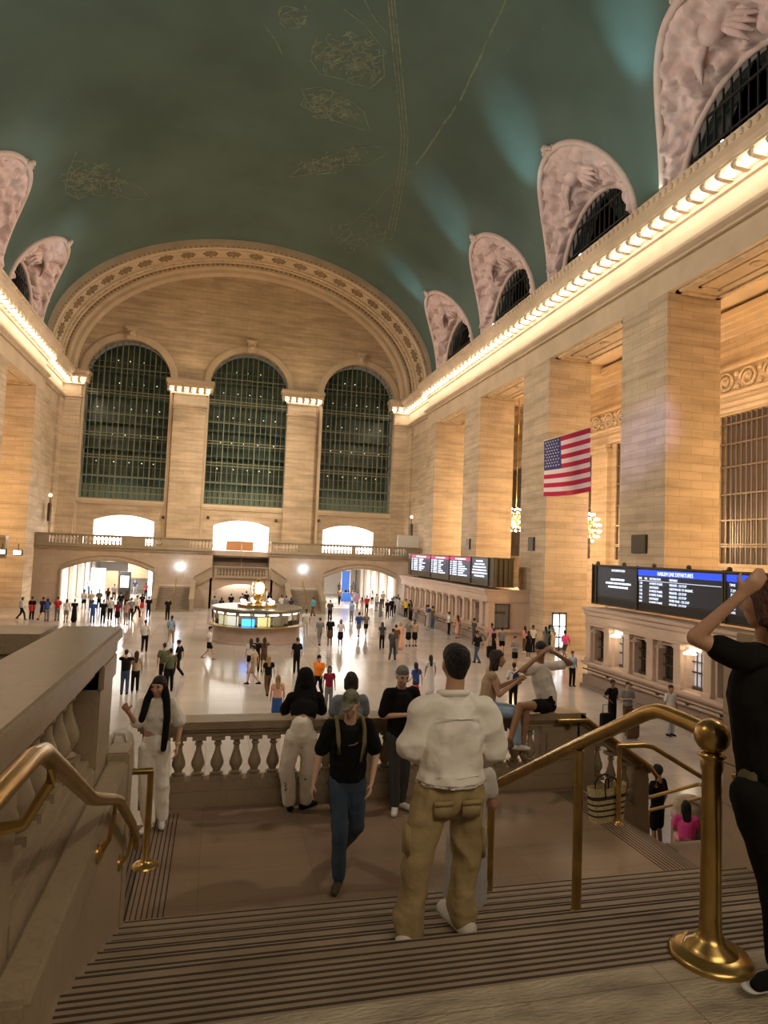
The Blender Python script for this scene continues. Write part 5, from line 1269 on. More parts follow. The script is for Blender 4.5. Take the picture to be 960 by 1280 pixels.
# ---- the man in the camouflage cap walking toward the camera
p = onz(429, 1098, 2.8); Y0 = p.y; cx = p.x; z0 = 2.8; S = 1.04
J = joints('walk', 0); J['nod'] = .20; J['turn'] = -.38; J['head'] = V3((-.01, -.07, 1.62))
J['anR'] = V3((-.07, -.17, .085)); J['knR'] = V3((-.07, -.13, .50)); J['knL'] = V3((.10, -.02, .48)); J['anL'] = V3((.02, .33, .17)); J['toeR'] = V3((-.35, -1, 0)); J['toeL'] = V3((-.3, -1, 0))
J['elR'] = V3((-.27, .05, 1.13)); J['haR'] = V3((-.32, -.03, .90)); J['elL'] = V3((.27, .02, 1.14)); J['haL'] = V3((.20, -.16, .92))
DEN = mat('blue_denim', (.035, .062, .10), .85, var=.25, scale=6, bump=.2, bscale=30); CAMO = mat('camouflage', (.13, .125, .08), .85, var=.6, scale=14)
r = figure('person in camouflage cap, black t-shirt and blue jeans walking on the landing with a backpack', (cx, Y0, z0), -4, dict(det=1, wid=1.05, loose=.02, sleeve=.78, hem=.02, leg=1.12, hair='cap', pitchL=.5, palmR=(1, 0, 0), palmL=(-1, 0, 0)), J, height=1.75*S, colors=dict(top='black', bottom=DEN, hair='brown', cap=CAMO, shoe=(.06, .055, .03), skin=2), vox=.010, folds=.007, seed=9)
face(r, J)
m = MB(); c = J['chest']; OL = mat('olive_strap', (.17, .14, .06), .9, bump=.2, bscale=60)
m.tube([c+V3((-.03, -.145, -.01)), c+V3((.03, -.15, -.0)), c+V3((.06, -.145, .02))], .008, 5); child(r, 'chest_logo', m, mat('logo_grey', (.12, .12, .12), .8))
bp_ = thing('backpack', 'olive backpack on the back of the man in the camouflage cap', 'backpack', (cx, Y0, z0), math.radians(-4)); bp_.scale = (S,)*3
m = MB(); rc(m, c+V3((.03, .20, -.24)), c+V3((.03, .19, .10)), .13, .13, 1.3, .75, (1, 0, 0)); rc(m, c+V3((.03, .30, -.2)), c+V3((.03, .29, -.02)), .09, .09, 1.2, .6, (1, 0, 0)); child(bp_, 'pack', m, OL, .014)
for k in (-1, 1):
    m = MB(); m.tube([c+V3((k*.12, .17, .17)), c+V3((k*.125, .04, .205)), c+V3((k*.125, -.10, .13)), c+V3((k*.12, -.155, .02)), c+V3((k*.11, -.150, -.08))], .02, 6); child(bp_, 'strap', m, OL)
m = MB(); m.tube([c+V3((.11, -.155, -.02)), c+V3((.09, -.165, -.15))], .012, 5); child(bp_, 'strap_end', m, OL)

# ---- the woman in hood and white sweatpants leaning on the balustrade
p = onz(368, 1000, 2.8); z0 = 2.8
J = joints('stand'); J['pel'] = V3((-.01, .10, .98)); J['chest'] = V3((.04, -.10, 1.22)); J['neck'] = V3((.06, -.20, 1.38)); J['head'] = V3((.06, -.27, 1.52)); J['shR'] = V3((-.11, -.16, 1.33)); J['shL'] = V3((.22, -.16, 1.33))
J['elR'] = V3((-.20, -.30, 1.10)); J['haR'] = V3((-.05, -.46, 1.10)); J['elL'] = V3((.30, -.28, 1.10)); J['haL'] = V3((.12, -.46, 1.10))
J['hipR'] = V3((-.10, .09, .92)); J['hipL'] = V3((.08, .09, .92)); J['knR'] = V3((-.16, .02, .50)); J['anR'] = V3((-.10, -.02, .085)); J['knL'] = V3((.10, .03, .5)); J['anL'] = V3((.10, -.04, .085))
for q in J.values():
    if isinstance(q, V3): q.x = -q.x
for a_, b_ in (('shR', 'shL'), ('elR', 'elL'), ('haR', 'haL'), ('hipR', 'hipL'), ('knR', 'knL'), ('anR', 'anL')): J[a_], J[b_] = J[b_], J[a_]
J['toeR'] = V3((-.2, -1, 0)); J['toeL'] = V3((.9, -.6, 0))
SWT = mat('white_sweatpants', (.74, .68, .60), .9, bump=.3, bscale=9)
J['toeR'], J['toeL'] = V3((-.9, -.5, 0)), V3((.1, -1, 0))
r = figure('person in black hood, black top and white sweatpants leaning on the balustrade', (p.x, 8.18, z0), 180, dict(det=1, fem=1, wid=.98, loose=.022, sleeve=.8, hem=-.17, leg=1.45, hair='hood'), J, height=1.75*1.0, colors=dict(top='black', bottom=SWT, hood='black', hair='black', shoe='black', skin=4), vox=.012, folds=.009, seed=5)
m = MB(); rn = random.Random(4)
k1, h1 = J['knR'], J['hipR']
for i in range(9):
    z = .80-.045*i; x = -.135-.012*math.sin(i); m.tube([(x-.03, .125-.006*i, z), (x+.012, .137-.006*i, z+.012), (x+.0, .137-.006*i, z-.015)], .006, 4)
for i in range(8):
    z = .72-.045*i; x = -.07; m.tube([(x-.015, .148-.006*i, z), (x+.018, .145-.006*i, z+.01), (x+.01, .145-.006*i, z-.014)], .006, 4)
child(r, 'trouser_lettering', m, mat('print_black', (.03, .03, .03), .8), lab='black vertical printed lettering'); m = MB()
for i in range(6): z = .50-.04*i; m.tube([(.155-.015*math.cos(i), .095, z), (.18, .085, z-.012), (.165, .09, z-.03)], .006, 4)
child(r, 'trouser_lettering', m, mat('print_black', (.03, .03, .03), .8), lab='black vertical printed lettering')

# ---- woman with dark bob in grey-blue t-shirt leaning beside
p = ony(437, 900, 8.15); J = joints('phone'); J['elR'].y = -.1; J['elL'].y = -.1; J['haR'] = V3((-.12, -.35, 1.12)); J['haL'] = V3((.12, -.35, 1.12)); J['nod'] = .1
figure('person with dark bob haircut in grey-blue t-shirt at the balustrade, behind the camouflage cap', (p.x, 8.15, 2.8), 180, dict(det=1, fem=1, loose=.02, sleeve=.6, hem=.02, hair='bob'), J, height=1.66, colors=dict(top=(.20, .23, .27), bottom='darkgrey', hair=(.025, .018, .012), shoe='white', skin=2), vox=.013, folds=.006, seed=2)

# ---- man in black polo looking at his phone
p = onz(488, 1000, 2.8); J = joints('stand')
J['turn'] = -.1; J['nod'] = .22; J['head'] = V3((-.02, -.05, 1.61)); J['elR'] = V3((-.24, .0, 1.14)); J['haR'] = V3((.03, -.24, 1.20)); J['elL'] = V3((.235, .03, 1.12)); J['haL'] = V3((.17, -.20, 1.15))
J['toeR'] = V3((-.5, -1, 0)); J['toeL'] = V3((.5, -1, 0)); J['knL'] = V3((.07, -.01, .5)); J['anL'] = V3((.07, .06, .085)); J['anR'] = V3((-.06, -.05, .085)); J['knR'] = V3((-.07, -.03, .5))
r = figure('grey-haired person in black polo shirt looking at a phone on the landing', (p.x, 8.0, 2.8), 8, dict(det=1, wid=1.02, loose=.02, sleeve=.85, hem=.03, hair='short', collar=1, palmR=(0, .2, 1), palmL=(0, 0, 1), leg=1.05), J, height=1.79, colors=dict(top='black', bottom=(.05, .05, .048), hair='silver', shoe='white', skin=2), vox=.010, folds=.006, seed=7)
face(r, J)
ph = MB(); ph.bbox(-.04, .04, -.005, .005, -.075, .075, .004)
o = tag(ph.build('mobile_phone', BLACK), 'dark phone held by the grey-haired man in the black polo', 'phone'); o.location = r.location+V3((.11, -.36, 1.30)); o.rotation_euler = (-.9, 0, .3)

# ---- woman with long brown hair sitting on the balustrade, looking at a phone
J = joints('sit'); J['head'] = V3((.0, -.09, 1.20)); J['elR'] = V3((-.22, -.10, .76)); J['haR'] = V3((-.05, -.34, .90)); J['haL'] = V3((.06, -.36, .92)); J['elL'] = V3((.2, -.10, .76)); J['knR'].y = -.35; J['knL'].y = -.35
p = ony(618, 850, 8.45)
figure('person with long brown hair and beige top sitting on the balustrade with phone', (p.x-.06, 8.45, 3.83-.43), 72, dict(det=1, fem=1, loose=.01, sleeve=.05, hem=0, hair='long'), J, height=1.72, colors=dict(top=(.42, .30, .20), bottom='lightblue', hair='darkbrown', skin=0, shoe='white'), vox=.012, folds=.005, seed=12)
m = MB(); m.bbox(-.04, .04, -.005, .005, -.07, .07, .004); o = tag(m.build('mobile_phone', BLACK), 'phone in the hands of the long-haired woman sitting on the balustrade', 'phone'); o.location = (p.x+.30, 8.36, 4.42); o.rotation_euler = (.9, 0, 1.2)

# ---- man sitting on the balustrade with hands on his head
c0 = V3((ony(684, 880, 8.5).x, 8.5, 3.83)); J = joints('sit')
def W(px, py, y): q = ony(px, py, y)-c0; return V3((q.x, q.y, q.z+.43))
J.update(pel=W(684, 872, 8.5), chest=W(676, 845, 8.5), neck=W(675, 826, 8.48), head=W(676, 814, 8.42), shR=W(663, 838, 8.42), shL=W(695, 832, 8.6), elR=W(657, 832, 8.25), haR=W(680, 815, 8.3), elL=W(714, 829, 8.5), haL=W(690, 814, 8.4),
         hipR=W(682, 882, 8.42), hipL=W(688, 882, 8.6), knR=W(650, 882, 8.15), knL=W(658, 884, 8.25), anR=W(637, 928, 8.1), anL=W(653, 940, 8.22), turn=-.5, nod=.25, toeR=V3((-.8, -.6, 0)), toeL=V3((-.3, -1, 0)))
J['elR'] = W(652, 838, 8.3)
r = figure('person in white t-shirt and black shorts sitting on the balustrade, hands on head', c0-V3((0, 0, .43)), 0, dict(det=1, loose=.022, sleeve=.38, hem=0, hair='short', bottom='shorts', short=.4, palmR=(0, .6, -1), palmL=(0, .6, -1)), J, height=1.75, colors=dict(top=(.74, .69, .66), bottom='black', hair='black', shoe=(.15, .08, .05), skin=4), vox=.011, folds=.006, seed=1)

# ---- person at the right edge photographing the hall
Y0 = 2.62; c0 = V3((ony(955, 1000, Y0).x+.10, Y0, 4.0)); J = joints('stand')
def W(px, py, y): q = ony(px, py, y)-c0; return V3((q.x, q.y, q.z))
J.update(pel=W(958, 985, 2.7), chest=W(945, 865, 2.66), neck=W(955, 800, 2.66), head=W(957, 757, 2.60), shR=W(925, 822, 2.55), shL=W(985, 825, 2.8), elR=W(868, 797, 2.62), haR=W(925, 745, 2.50), elL=W(1010, 800, 2.9), haL=W(975, 745, 2.8),
         hipR=W(938, 995, 2.64), hipL=W(980, 1000, 2.8), knR=W(968, 1105, 2.64), knL=W(1000, 1110, 2.8), anR=W(975, 1208, 2.62), anL=W(1015, 1190, 2.8), turn=-2.75, nod=0., toeR=V3((-1, -.15, 0)), toeL=V3((-1, .2, 0)))
r = figure('person in black t-shirt and trousers at the right edge, arms raised for a photo', c0, 0, dict(det=1, fem=1, wid=1.0, loose=.016, sleeve=.45, hem=.06, leg=1.05, hair='bob', palmR=(.3, 1, 0)), J, height=1.75, colors=dict(top='black', bottom='black', hair=(.09, .03, .018), shoe='black', skin=0), vox=.011, folds=.006, seed=8)
m = MB(); a = J['anR']; rc(m, a+V3((.07, .0, -.078)), a+V3((-.17, .0, -.078)), .035, .035, 1.2, .35, (0, 1, 0)); child(r, 'shoe_sole', m, mat('white_rubber', (.6, .6, .58), .6), lab='white rubber sole')
m = MB(); rc(m, J['pel']+V3((-.15, -.05, .12)), J['pel']+V3((-.17, -.04, -.07)), .045, .06, .6, 1.1)
bg = child(r, 'waist_shirt', m, mat('olive_cloth', (.10, .085, .035), .7), None)  # olive shirt tied at the waist

# ---- woman in white at the left end of the landing
p = onz(186, 1027, 2.8); c0 = V3((p.x+.03, 7.95, 2.8)); S = 1.0; J = joints('stand', w=.95)
J['turn'] = -.35; J['head'] = V3((.0, -.02, 1.60)); J['elR'] = V3((-.21, -.10, 1.20)); J['haR'] = V3((-.30, -.22, 1.38)); J['elL'] = V3((.27, .03, 1.16)); J['haL'] = V3((.25, -.08, .94)); J['toeR'] = V3((-.5, -1, 0)); J['anR'] = V3((-.02, -.08, .085)); J['knR'] = V3((-.07, -.04, .5)); J['anL'] = V3((.12, .03, .085))
WH = mat('white_linen', (.80, .76, .69), .85, bump=.25, bscale=10)
r = figure('long-haired person in white cropped blouse and white trousers, left end of the landing', c0, 2, dict(det=1, fem=1, wid=.92, loose=.03, sleeve=.85, puff=1, hem=-.16, leg=1.35, hair='long', collar=1, palmR=(.5, -1, 0), palmL=(-1, 0, 0)), J, height=1.70, colors=dict(top=WH, bottom=WH, hair='black', shoe='white', skin=0), vox=.010, folds=.009, seed=6)
face(r, J, (.40, .05, .06))
m = MB(); h = J['head']
for pts in ([(-.06, -.02, .02), (-.11, -.06, -.12), (-.14, -.12, -.26), (-.16, -.13, -.33)], [(.07, -.01, .02), (.10, -.07, -.12), (.12, -.14, -.30), (.11, -.17, -.52), (.10, -.17, -.66)]):
    for a, b, ra, rb in zip(pts[:-1], pts[1:], (.04, .045, .042, .04), (.045, .042, .04, .035)): rc(m, h+V3(a), h+V3(b), ra, rb, 1, .7)
child(r, 'hair_strand', m, cloth(CW['black']), .012)
m = MB(); m.lathe([(.030, -.012), (.034, 0), (.030, .012)], lerp(J['haL'], J['elL'], .12), 12); child(r, 'wrist_watch', m, mat('watch_white', (.6, .55, .45), .3))
m = MB(); c = V3((-.80, 5.55, 0)); 
pb = ony(154, 925, 8.1)
m = MB(); rc(m, V3((0, 0, -.18)), V3((0, 0, .12)), .16, .14, 1, .8); tb = thing('tote_bag', 'bulky white cloth bag hanging beside the woman in white, behind the stone ledge', 'bag', (pb.x, 8.2, pb.z)); child(tb, 'bag_body', m, WH, .02)
m = MB(); m.tube([(-.08, -.12, .1), (-.05, -.14, .25), (.05, -.14, .25), (.08, -.12, .1)], .012, 6); child(tb, 'strap', m, WH)
tb.location.z = 3.83+.34 if False else 2.8+.34
tb.scale = (1, 1, 1)
tb.location = (pb.x, 7.9, 3.66)

# ---- man in black descending, and seated girl in pink
p = ony(822, 985, 12.0); J = joints('stand'); J['elL'] = V3((.25, -.05, 1.16)); J['haL'] = V3((.36, -.18, .98))
figure('person in black t-shirt and shorts at the foot of the right flight', (p.x, 12.0, .0), 200, dict(hair='short', bottom='shorts', short=.85, sleeve=.6), J, height=1.80, colors=dict(top='black', bottom='black', hair='black', skin=4, shoe='black'), vox=.016, folds=.005)
p = ony(853, 1020, 10.0)
figure('dark-haired child in pink sitting on the steps of the right flight', (p.x, 9.9, .75), 150, dict(fem=1, hair='long'), joints('sit'), height=1.5, colors=dict(top='hotpink', bottom='pink', hair='black', skin=4), vox=.018)

# ------------------------------------------------------------------ the crowd on the concourse
# foot pixel x, y | top colour | bottom colour | kind (t trousers, s shorts, k skirt, d dress, l long dress) | facing deg | pose (s stand, w walk, p phone, c camera, h hip) | hair | place
CROWD = """
26 775 white black t 100 w bob|wearing a pale backpack, first on the far left
39 776 black black t 170 s short|second from the left edge by the far wall
52 776 navy navy s 150 w short|third from the far left, walking
58 777 navy grey t 200 s long|with blue bag, fourth from the far left
71 776 red grey t 180 s short|left of the far left archway
82 778 white grey s 180 s bob|near the bronze plaque
92 778 black black l 180 s bun|standing in the left queue
104 763 white black s 180 w short|entering the left archway
113 764 tan denim t 190 s short|entering the left archway
115 780 blue denim t 180 s short|front of the crowd at the left archway
128 780 black black t 180 s short|front of the crowd at the left archway
123 762 camo black t 180 s short|inside the left archway queue
134 758 black grey t 160 s long|beside the dark kiosk
146 780 maroon black k 180 s long|front right of the left archway crowd
157 781 pink grey s 170 s blonde|front right of the left archway crowd
137 776 lightgrey black t 190 s short|middle of the left archway crowd
163 776 grey black t 180 s short|right of the left archway crowd
170 772 white black t 140 w short|right side of the left archway
177 766 black red k 180 s long|by the stair beside the left archway
185 772 black black t 180 s short|at the foot of the far left flight
150 766 black denim t 180 p short|in the middle of the left archway
157 762 brown black t 200 s long|in the middle of the left archway
142 752 grey black t 180 w short|deep in the left archway
110 744 lightgrey denim t 20 w short|deep in the left archway
126 742 brown brown t 180 s long|deep in the left archway
168 744 navy grey t 0 w short|at the right of the left passage
182 748 red black t 180 w bob|deep at the right of the left passage
119 738 black black t 0 w long|far inside the left passage
180 816 white black t 180 w short|walking alone left of the centre floor
213 807 lightblue tan t 170 w short|walking over the blue reflection
209 775 black black t 200 s silver|near the foot of the far left flight
155 868 black denim t 175 c short|raising a phone, behind the woman in white
168 866 tan black t 190 s long|patterned blouse, behind the woman in white
203 858 camo black t 190 s short|behind the woman in white on the right
211 864 camo black t 200 s short|right of the camouflage shirt
222 848 black black t 250 w short|striding left of centre floor
260 825 white black s 90 w short|at the left side of the information booth
267 772 grey black t 180 s short|behind the information booth on its left
276 771 black black t 180 s long|left of the clock in front of the low arch
288 766 black brown t 180 s short|in front of the low arch
302 766 darkgrey black t 180 s short|in front of the low arch near the clock
307 763 black grey t 180 s short|in front of the low arch near the clock
317 762 grey black t 200 s short|just left of the clock
336 763 black black t 180 s long|just right of the clock
351 769 white grey t 200 s short|right behind the information booth
357 770 grey black t 170 s short|right behind the information booth
363 771 navy black k 180 s long|right behind the information booth
312 842 white black s 180 s long|in front of the information booth counter
320 840 black black t 180 s bob|in front of the information booth counter
329 840 brown brown s 180 c long|holding a phone at the information booth
316 857 tan tan s 250 w short|passing in front of the information booth
334 871 black brown t 190 w blonde|with yellow bag right below the booth
345 905 peach blue d 180 s blonde|blonde, behind the balustrade
370 842 black black t 180 s short|with backpack right of the booth
397 873 orange black t 330 w cap|bright orange shirt on the centre floor
410 888 maroon grey t 5 s long|maroon blouse and striped trousers
391 771 teal brown t 220 w short|at the foot of the far right flight
382 794 white white t 180 s short|right of the information booth
399 808 grey grey t 190 w short|in a grey suit
412 807 black brown k 180 s short|right of the grey suit
412 777 darkgrey black t 180 s short|near the far right flight
425 808 white black k 350 s long|white top and black skirt in centre floor
439 777 lightblue grey t 200 s short|left of the bright floor reflection
448 797 blue grey s 180 w short|walking toward the right archway
457 796 grey black s 180 w blonde|walking toward the right archway
446 762 pink tan t 0 w short|before the right archway
452 768 pink white s 180 s long|before the right archway
458 768 red black t 180 s short|before the right archway
440 756 brown grey t 0 w long|before the right archway
424 756 brown black t 180 w short|inside the right archway on its left
432 746 black black t 180 s short|inside the right archway
436 744 navy black t 0 s long|inside the right archway
445 742 grey black t 180 s short|inside the right archway
424 738 brown brown t 0 w short|deep inside the right archway
450 736 black grey t 180 s short|deep inside the right archway
475 771 grey tan l 180 s long|right of the right archway crowd
470 764 white grey t 200 s short|before the right archway
484 773 black black t 180 s short|by the far ticket booth end, left one
489 771 black black t 150 s short|near the far ticket booth end
494 768 lightblue black t 180 s short|near the far ticket booth end
501 768 black navy t 180 s short|in the dark cluster by the far booth
505 767 darkgrey black t 150 s long|in the dark cluster by the far booth
497 765 brown black t 200 s short|in the dark cluster by the far booth
510 769 lightgrey lightgrey t 120 s short|at the far booth counter
520 773 yellow black t 180 s short|yellow vest at the far booth counter
535 788 lightgrey lightgrey d 190 s bob|in a pale poncho near the far booth
549 783 yellow navy t 100 s short|yellow shirt at the far booth
572 798 peach peach d 180 s long|peach dress by the far booth
577 784 blue navy t 120 s short|royal blue shirt at the far booth
593 794 white black t 90 s short|leaning at the far booth window
596 830 black denim t 200 w cap|jeans and black cap crossing the right floor
477 812 darkgrey black t 180 s long|with a grey bag on the centre floor
490 826 darkgrey darkgrey t 150 w short|leaning as he walks on the centre floor
494 818 brown grey t 180 s short|behind the leaning walker
500 812 peach peach l 20 s blonde|long peach dress on the centre floor
510 808 grey black k 0 s blonde|pair of women right of centre, left one
518 808 tan black k 10 s long|pair of women right of centre, right one
519 880 blue denim t 200 w long|bending in blue shirt behind the phone man
517 892 red red t 180 s bob|child in red behind the phone man
537 868 white white l 180 s long|white dress walking behind the white jacket
615 790 pink tan t 160 s short|pink top near the far booth end
617 822 black black l 90 s short|dark figure with suitcase near the booth end
627 820 grey black s 150 w short|grey shirt and shorts near the booth end
643 837 grey black s 15 p short|grey vest holding a box
656 802 pink brown t 200 s long|between the ticket booths
660 824 black black k 200 s long|long dark hair between the ticket booths
666 802 white black t 190 s short|with pale backpack between the booths
682 806 grey grey t 180 s long|left of the lit glazed door
689 811 black black t 230 w long|black outfit walking by the glazed door
697 804 teal grey t 180 s short|light blue shirt before the glazed door
706 825 hotpink darkgrey s 190 w short|bright pink shirt near the glazed door
724 817 cream cream t 190 s blonde|cream clothes at the near booth corner
715 858 lightblue black t 0 s bun|pink coat on the arm, near the seated man
641 886 white black t 170 p short|navy backpack, between the two seated figures
765 911 black black t 15 h short|left of the couple by the near ticket booth
784 915 grey brown t 350 p short|right of the couple by the near ticket booth
838 920 white lightgrey t 5 s darkbrown|white robe standing before the near booth
588 776 black black t 120 s short|at the far booth counter
557 776 darkgrey black t 100 s long|at the far booth counter
565 786 brown denim t 110 s short|at the far booth counter
600 806 darkgrey darkgrey t 100 s short|near the far booth windows
465 756 lightgrey black t 180 s long|inside the right archway on its right
478 760 tan denim t 180 s short|right of the right archway
"""
HAIRS = dict(short=('short', 'black'), bob=('bob', 'darkbrown'), long=('long', 'darkbrown'), blonde=('long', 'blonde'), cap=('cap', 'brown'), silver=('short', 'silver'), bun=('bun', 'black'), darkbrown=('short', 'darkbrown'))
BW = dict(t='trousers', s='shorts', k='skirt', d='dress', l='long dress')
PW = dict(s='standing', w='walking', p='looking at a phone', c='taking a photo', h='hand on hip')
CN = dict(lightblue='light blue', lightgrey='light grey', darkgrey='dark grey', hotpink='bright pink', camo='camouflage')
def crowd():
    rn = random.Random(11); seen = {}
    for ln in CROWD.strip().split('\n'):
        a, place = ln.split('|'); px, py, top, bot, kd, fc, ps, hr = a.split(); px, py, fc = float(px), float(py), float(fc)
        p = onz(px, py, 0)
        if p.y > 85: p = p*(85/p.y)
        if px >= 612 and p.y > 38.2 and p.x > 17.2: p = p*(38.2/p.y)
        if 41 < p.y < 62.5 and p.x > 17.05: p.x = 17.05
        if p.y > 62.5 and p.x > 20.4: p.x = 20.4
        if 37 < p.y < 41 and p.x > 20.9: p.x = 20.9
        if p.y > 66 and p.x > 6: p.x = min(max(p.x, 11.6), 17.7)
        if p.y > 66 and p.x < -4: p.x = min(max(p.x, -13.2), -6.6)
        hs, hc = HAIRS[hr]; fem = hs in ('bob', 'long', 'bun')
        pose = {'s': 'stand', 'w': 'walk', 'p': 'phone', 'c': 'photo', 'h': 'hips'}[ps]
        sl = .6; key = (pose, kd, hs, fem)
        o = dict(fem=fem, hair=hs, sleeve=.6 if not fem else .4, wid=.94 if fem else 1.02, bottom={'t': 'trousers', 's': 'shorts', 'k': 'skirt', 'd': 'skirt', 'l': 'skirt'}[kd], hem=.0, loose=.02, leg=1.1)
        if kd == 'k': o['skirt'] = .75
        if kd == 'd': o['skirt'] = 1.05
        if kd == 'l': o['skirt'] = 1.75; o['skw'] = 1.1
        hgt = rn.uniform(1.62, 1.70) if fem else rn.uniform(1.70, 1.80)
        if 'child' in place: hgt = 1.25
        tn, bn = CN.get(top, top), CN.get(bot, bot)
        if kd in 'dl': lab = 'person in %s %s %s, %s' % (tn, BW[kd], PW[ps], place)
        else: lab = 'person in %s top and %s %s %s, %s' % (tn, bn, BW[kd], PW[ps], place)
        wd = lab.split()
        if len(wd) > 16: lab = 'person in %s top and %s %s, %s' % (tn, bn, BW[kd], place)
        if len(lab.split()) > 16: lab = ' '.join(lab.split()[:16])
        skn = rn.choice([0, 0, 2, 1, 4, 3])
        figure(lab, (p.x, p.y, 0), fc-math.degrees(math.atan2(p.x, p.y))*0, o, joints(pose, rn.randint(0, 1) if False else 0), key, hgt, dict(top=top, bottom=top if kd in 'dl' and top != 'peach' else bot, hair=hc, cap='black', skin=skn, shoe=rn.choice(['black', 'white', 'grey', 'black'])), vox=.024)
crowd()
# bags on backs and on the floor
def small_pack(px, py, c, lab, h=1.2, side=1):
    p = onz(px, py, 0); t = thing('backpack', lab, 'backpack', (p.x, p.y-side*.21, h))
    if ('pack', ) not in CACHE:
        m = MB(); rc(m, (0, 0, -.17), (0, 0, .12), .13, .12, 1.15, .75, (1, 0, 0)); rc(m, (0, -.07, -.15), (0, -.07, -.02), .09, .08, 1.2, .6, (1, 0, 0)); me = fuse(m, 'pack', .02); me.materials.append(None); CACHE[('pack', )] = me
    o = bpy.data.objects.new('pack', CACHE[('pack', )]); COL.objects.link(o); o.parent = t; o.material_slots[0].link = 'OBJECT'; o.material_slots[0].material = cloth(CW[c])
    for k in (-1, 1): m = MB(); m.tube([(k*.10, .08, .20), (k*.11, .2, .24), (k*.12, .30, .14)], .02, 5); m.build('strap', cloth(CW[c]), t)
small_pack(641, 886, 'navy', 'navy backpack on the person between the two seated figures')
small_pack(370, 842, 'black', 'black backpack on the person right of the information booth')
small_pack(26, 775, 'lightgrey', 'pale backpack on the first walker on the far left')
small_pack(58, 777, 'blue', 'blue backpack on the person near the far left wall')
small_pack(666, 802, 'cream', 'pale backpack between the ticket booths')
small_pack(39, 776, 'red', 'red bag carried by the second person from the left edge', .95)
def suitcase(px, py, c, lab):
    p = onz(px, py, 0); t = thing('suitcase', lab, 'suitcase', (p.x, p.y, 0))
    m = MB(); m.bbox(-.22, .22, -.13, .13, .06, .72, .04); m.build('shell', cloth(CW[c], .4), t)
    m = MB(); m.tube([(-.1, .08, .7), (-.1, .08, 1.0), (.1, .08, 1.0), (.1, .08, .7)], .014, 6); m.build('handle', BLACK, t)
    for x in (-.17, .17): m = MB(); m.lathe([(.03, -.02), (.035, 0), (.03, .02)], (x, 0, .035), 8); m.build('wheel', BLACK, t)
suitcase(613, 823, 'black', 'black suitcase beside the dark figure near the far booth')
suitcase(758, 918, 'black', 'black suitcase beside the couple by the near booth')
suitcase(790, 924, 'brown', 'brown suitcase in front of the couple by the near booth')
# ------------------------------------------------------------------ light
def area(name, loc, target, sx, sy, power, col, spread=None):
    l = bpy.data.lights.new(name, 'AREA'); l.shape = 'RECTANGLE'; l.size = sx; l.size_y = sy; l.energy = power; l.color = col
    if spread: l.spread = spread
    o = bpy.data.objects.new(name, l); COL.objects.link(o); o.location = loc
    o.rotation_euler = (Vector(target)-Vector(loc)).to_track_quat('-Z', 'Y').to_euler(); return o
def spot(name, loc, target, power, col, ang=60, blend=.8, r=.3):
    l = bpy.data.lights.new(name, 'SPOT'); l.energy = power; l.color = col; l.spot_size = math.radians(ang); l.spot_blend = blend; l.shadow_soft_size = r
    o = bpy.data.objects.new(name, l); COL.objects.link(o); o.location = loc
    o.rotation_euler = (Vector(target)-Vector(loc)).to_track_quat('-Z', 'Y').to_euler(); return o
def point(name, loc, power, col, r=.3):
    l = bpy.data.lights.new(name, 'POINT'); l.energy = power; l.color = col; l.shadow_soft_size = r
    o = bpy.data.objects.new(name, l); COL.objects.link(o); o.location = loc; return o
WARM = (1, .84, .62); AMB = (1, .62, .28); CYAN = (.42, .85, 1.)
# lamp troughs inside the cornices (seen as the bright band between the brackets)
for side in (1, -1):
    for (ya, yb, dx) in ((-6, 30, 0), (30, 65, 0), (65.5, 73.5, .45)):
        x = AX+side*(17.7+dx); o = area('cornice_trough', (x, (ya+yb)/2, 22.38), (x+side*.35, (ya+yb)/2, 15), .35, 1, 1, WARM)
        L_ = yb-ya; o.data.size = .3; o.data.size_y = L_; o.data.energy = 3*L_
        o.rotation_euler = (0, side*.12, 0)
# aisle chandeliers
for side in (1, -1):
    for y in (20.6, 32.3, 44.0, 55.7):
        if side < 0 and y < 50: continue
        point('chandelier_light', (AX+side*23.5, y, 8.4), 1150, AMB, 1.0)
        point('chandelier_light', (AX+side*25.5, y, 18.5), 150, AMB, .5)
# blue-green flood lights on the cornice between the lunettes
for side in (1, -1):
    area('vault_wash', (AX+side*17.3, 28, 24.2), (AX+side*6, 28, 40), .5, 60, 520, (.80, .97, .9))
for (px, py, bx, by, e) in ((648, 178, 16.4, 40.5, 500), (562, 272, 16.4, 52.2, 420), (512, 352, 16.4, 61.5, 380), (790, 40, 16.4, 29.0, 420), (38, 195, -16.4, 52.2, 110), (80, 296, -16.4, 61.5, 110)):
    q = onvault(px, py); spot('vault_flood', (AX+bx, by, 24.8), q, e*2.8, CYAN, 30, 1., .2)
for side in (1, -1):
    for c in BAYC[2:]:
        if side < 0 and c < 40: continue
        spot('lunette_flood', (AX-side*16.0, c-3, 24.6), (AX+side*18.5, c, 27.5), 3200, (1, .82, .80), 22, .6, .2)
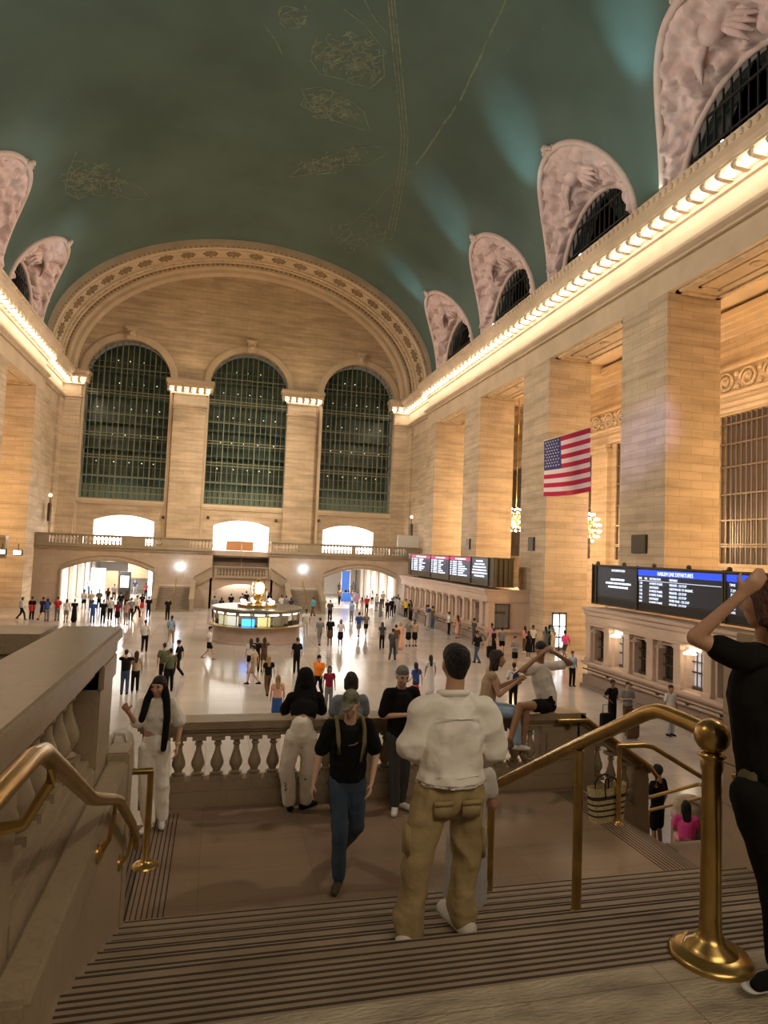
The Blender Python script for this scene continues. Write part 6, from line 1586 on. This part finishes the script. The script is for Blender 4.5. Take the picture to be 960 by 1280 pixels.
# end wall and arch washes from the end cornice
area('arch_wash', (AX, 64.0, 24.5), (AX, 73.5, 33), 14, .5, 90, (1, .78, .45))
for x in (-3.7, 8.6): spot('end_wall_flood', (x, YE-2.0, 24.2), (x, YE-.2, 31), 70, (1, .75, .4), 120, 1., .2)
# lamps over the concourse: hall floods on the cornices
for (x, y, e) in ((AX+15.5, 22, 900), (AX+15.5, 48, 1500), (AX-15.5, 22, 700), (AX-15.5, 48, 1300)):
    spot('hall_flood', (x, y, 21.8), (AX+(x-AX)*.1, y+10, 0), e*3.6, (1, .90, .78), 80, 1., 2.2)
for y in (14, 30, 46, 60):
    for side in (1, -1): spot('cross_flood', (AX-side*16.6, y-4, 22.0), (AX+side*18.4, y+6, 10), 5200, (1, .86, .70), 95, 1., .5)
area('west_fill', (2.5, -4.5, 12), (2.5, 6, 2.8), 7, 3, 190, (1, .80, .56))  # added fill behind the camera, lifts the foreground and its shadows
for s_ in (1, -1): spot('end_wall_wash', (AX+s_*15.5, 48, 22.2), (AX-s_*4, YE, 11), 6500, (1, .82, .58), 50, 1., .5)
# passages
for x in (-9.9, 14.7):
    for y in (YB+3, YB+10): area('passage_light', (x, y, 3.9), (x, y, 0), 3, 3, 420, (1, .96, .9))
area('low_arch_light', (2.4, 67.5, 2.4), (2.4, 67.5, 0), 4, 2.5, 260, (1, .95, .9))
for px in (-8.95, 2.4, 13.6): area('gallery_room_light', (px, YE+3, 8.9), (px, YE+3, 0), 4, 2.5, 60, (1, 1, 1))
spot('pillar_flood', (AX+8, 12, 20), (XR, 29.5, 12), 9000, (.42, .42, 1), 13, 1., .3)
w = bpy.data.worlds.new('world'); SC.world = w; w.use_nodes = True
w.node_tree.nodes['Background'].inputs[0].default_value = (1, .80, .58, 1); w.node_tree.nodes['Background'].inputs[1].default_value = .05
SC.view_settings.view_transform = 'Standard'; SC.view_settings.look = 'None'; SC.view_settings.gamma = 1; SC.view_settings.exposure = 0.95
SC.view_settings.use_curve_mapping = False
SC.cycles.use_denoising = True; SC.cycles.max_bounces = 6; SC.cycles.diffuse_bounces = 4; SC.cycles.glossy_bounces = 3; SC.cycles.transmission_bounces = 4
SC.cycles.sample_clamp_indirect = 6; SC.cycles.use_light_tree = True
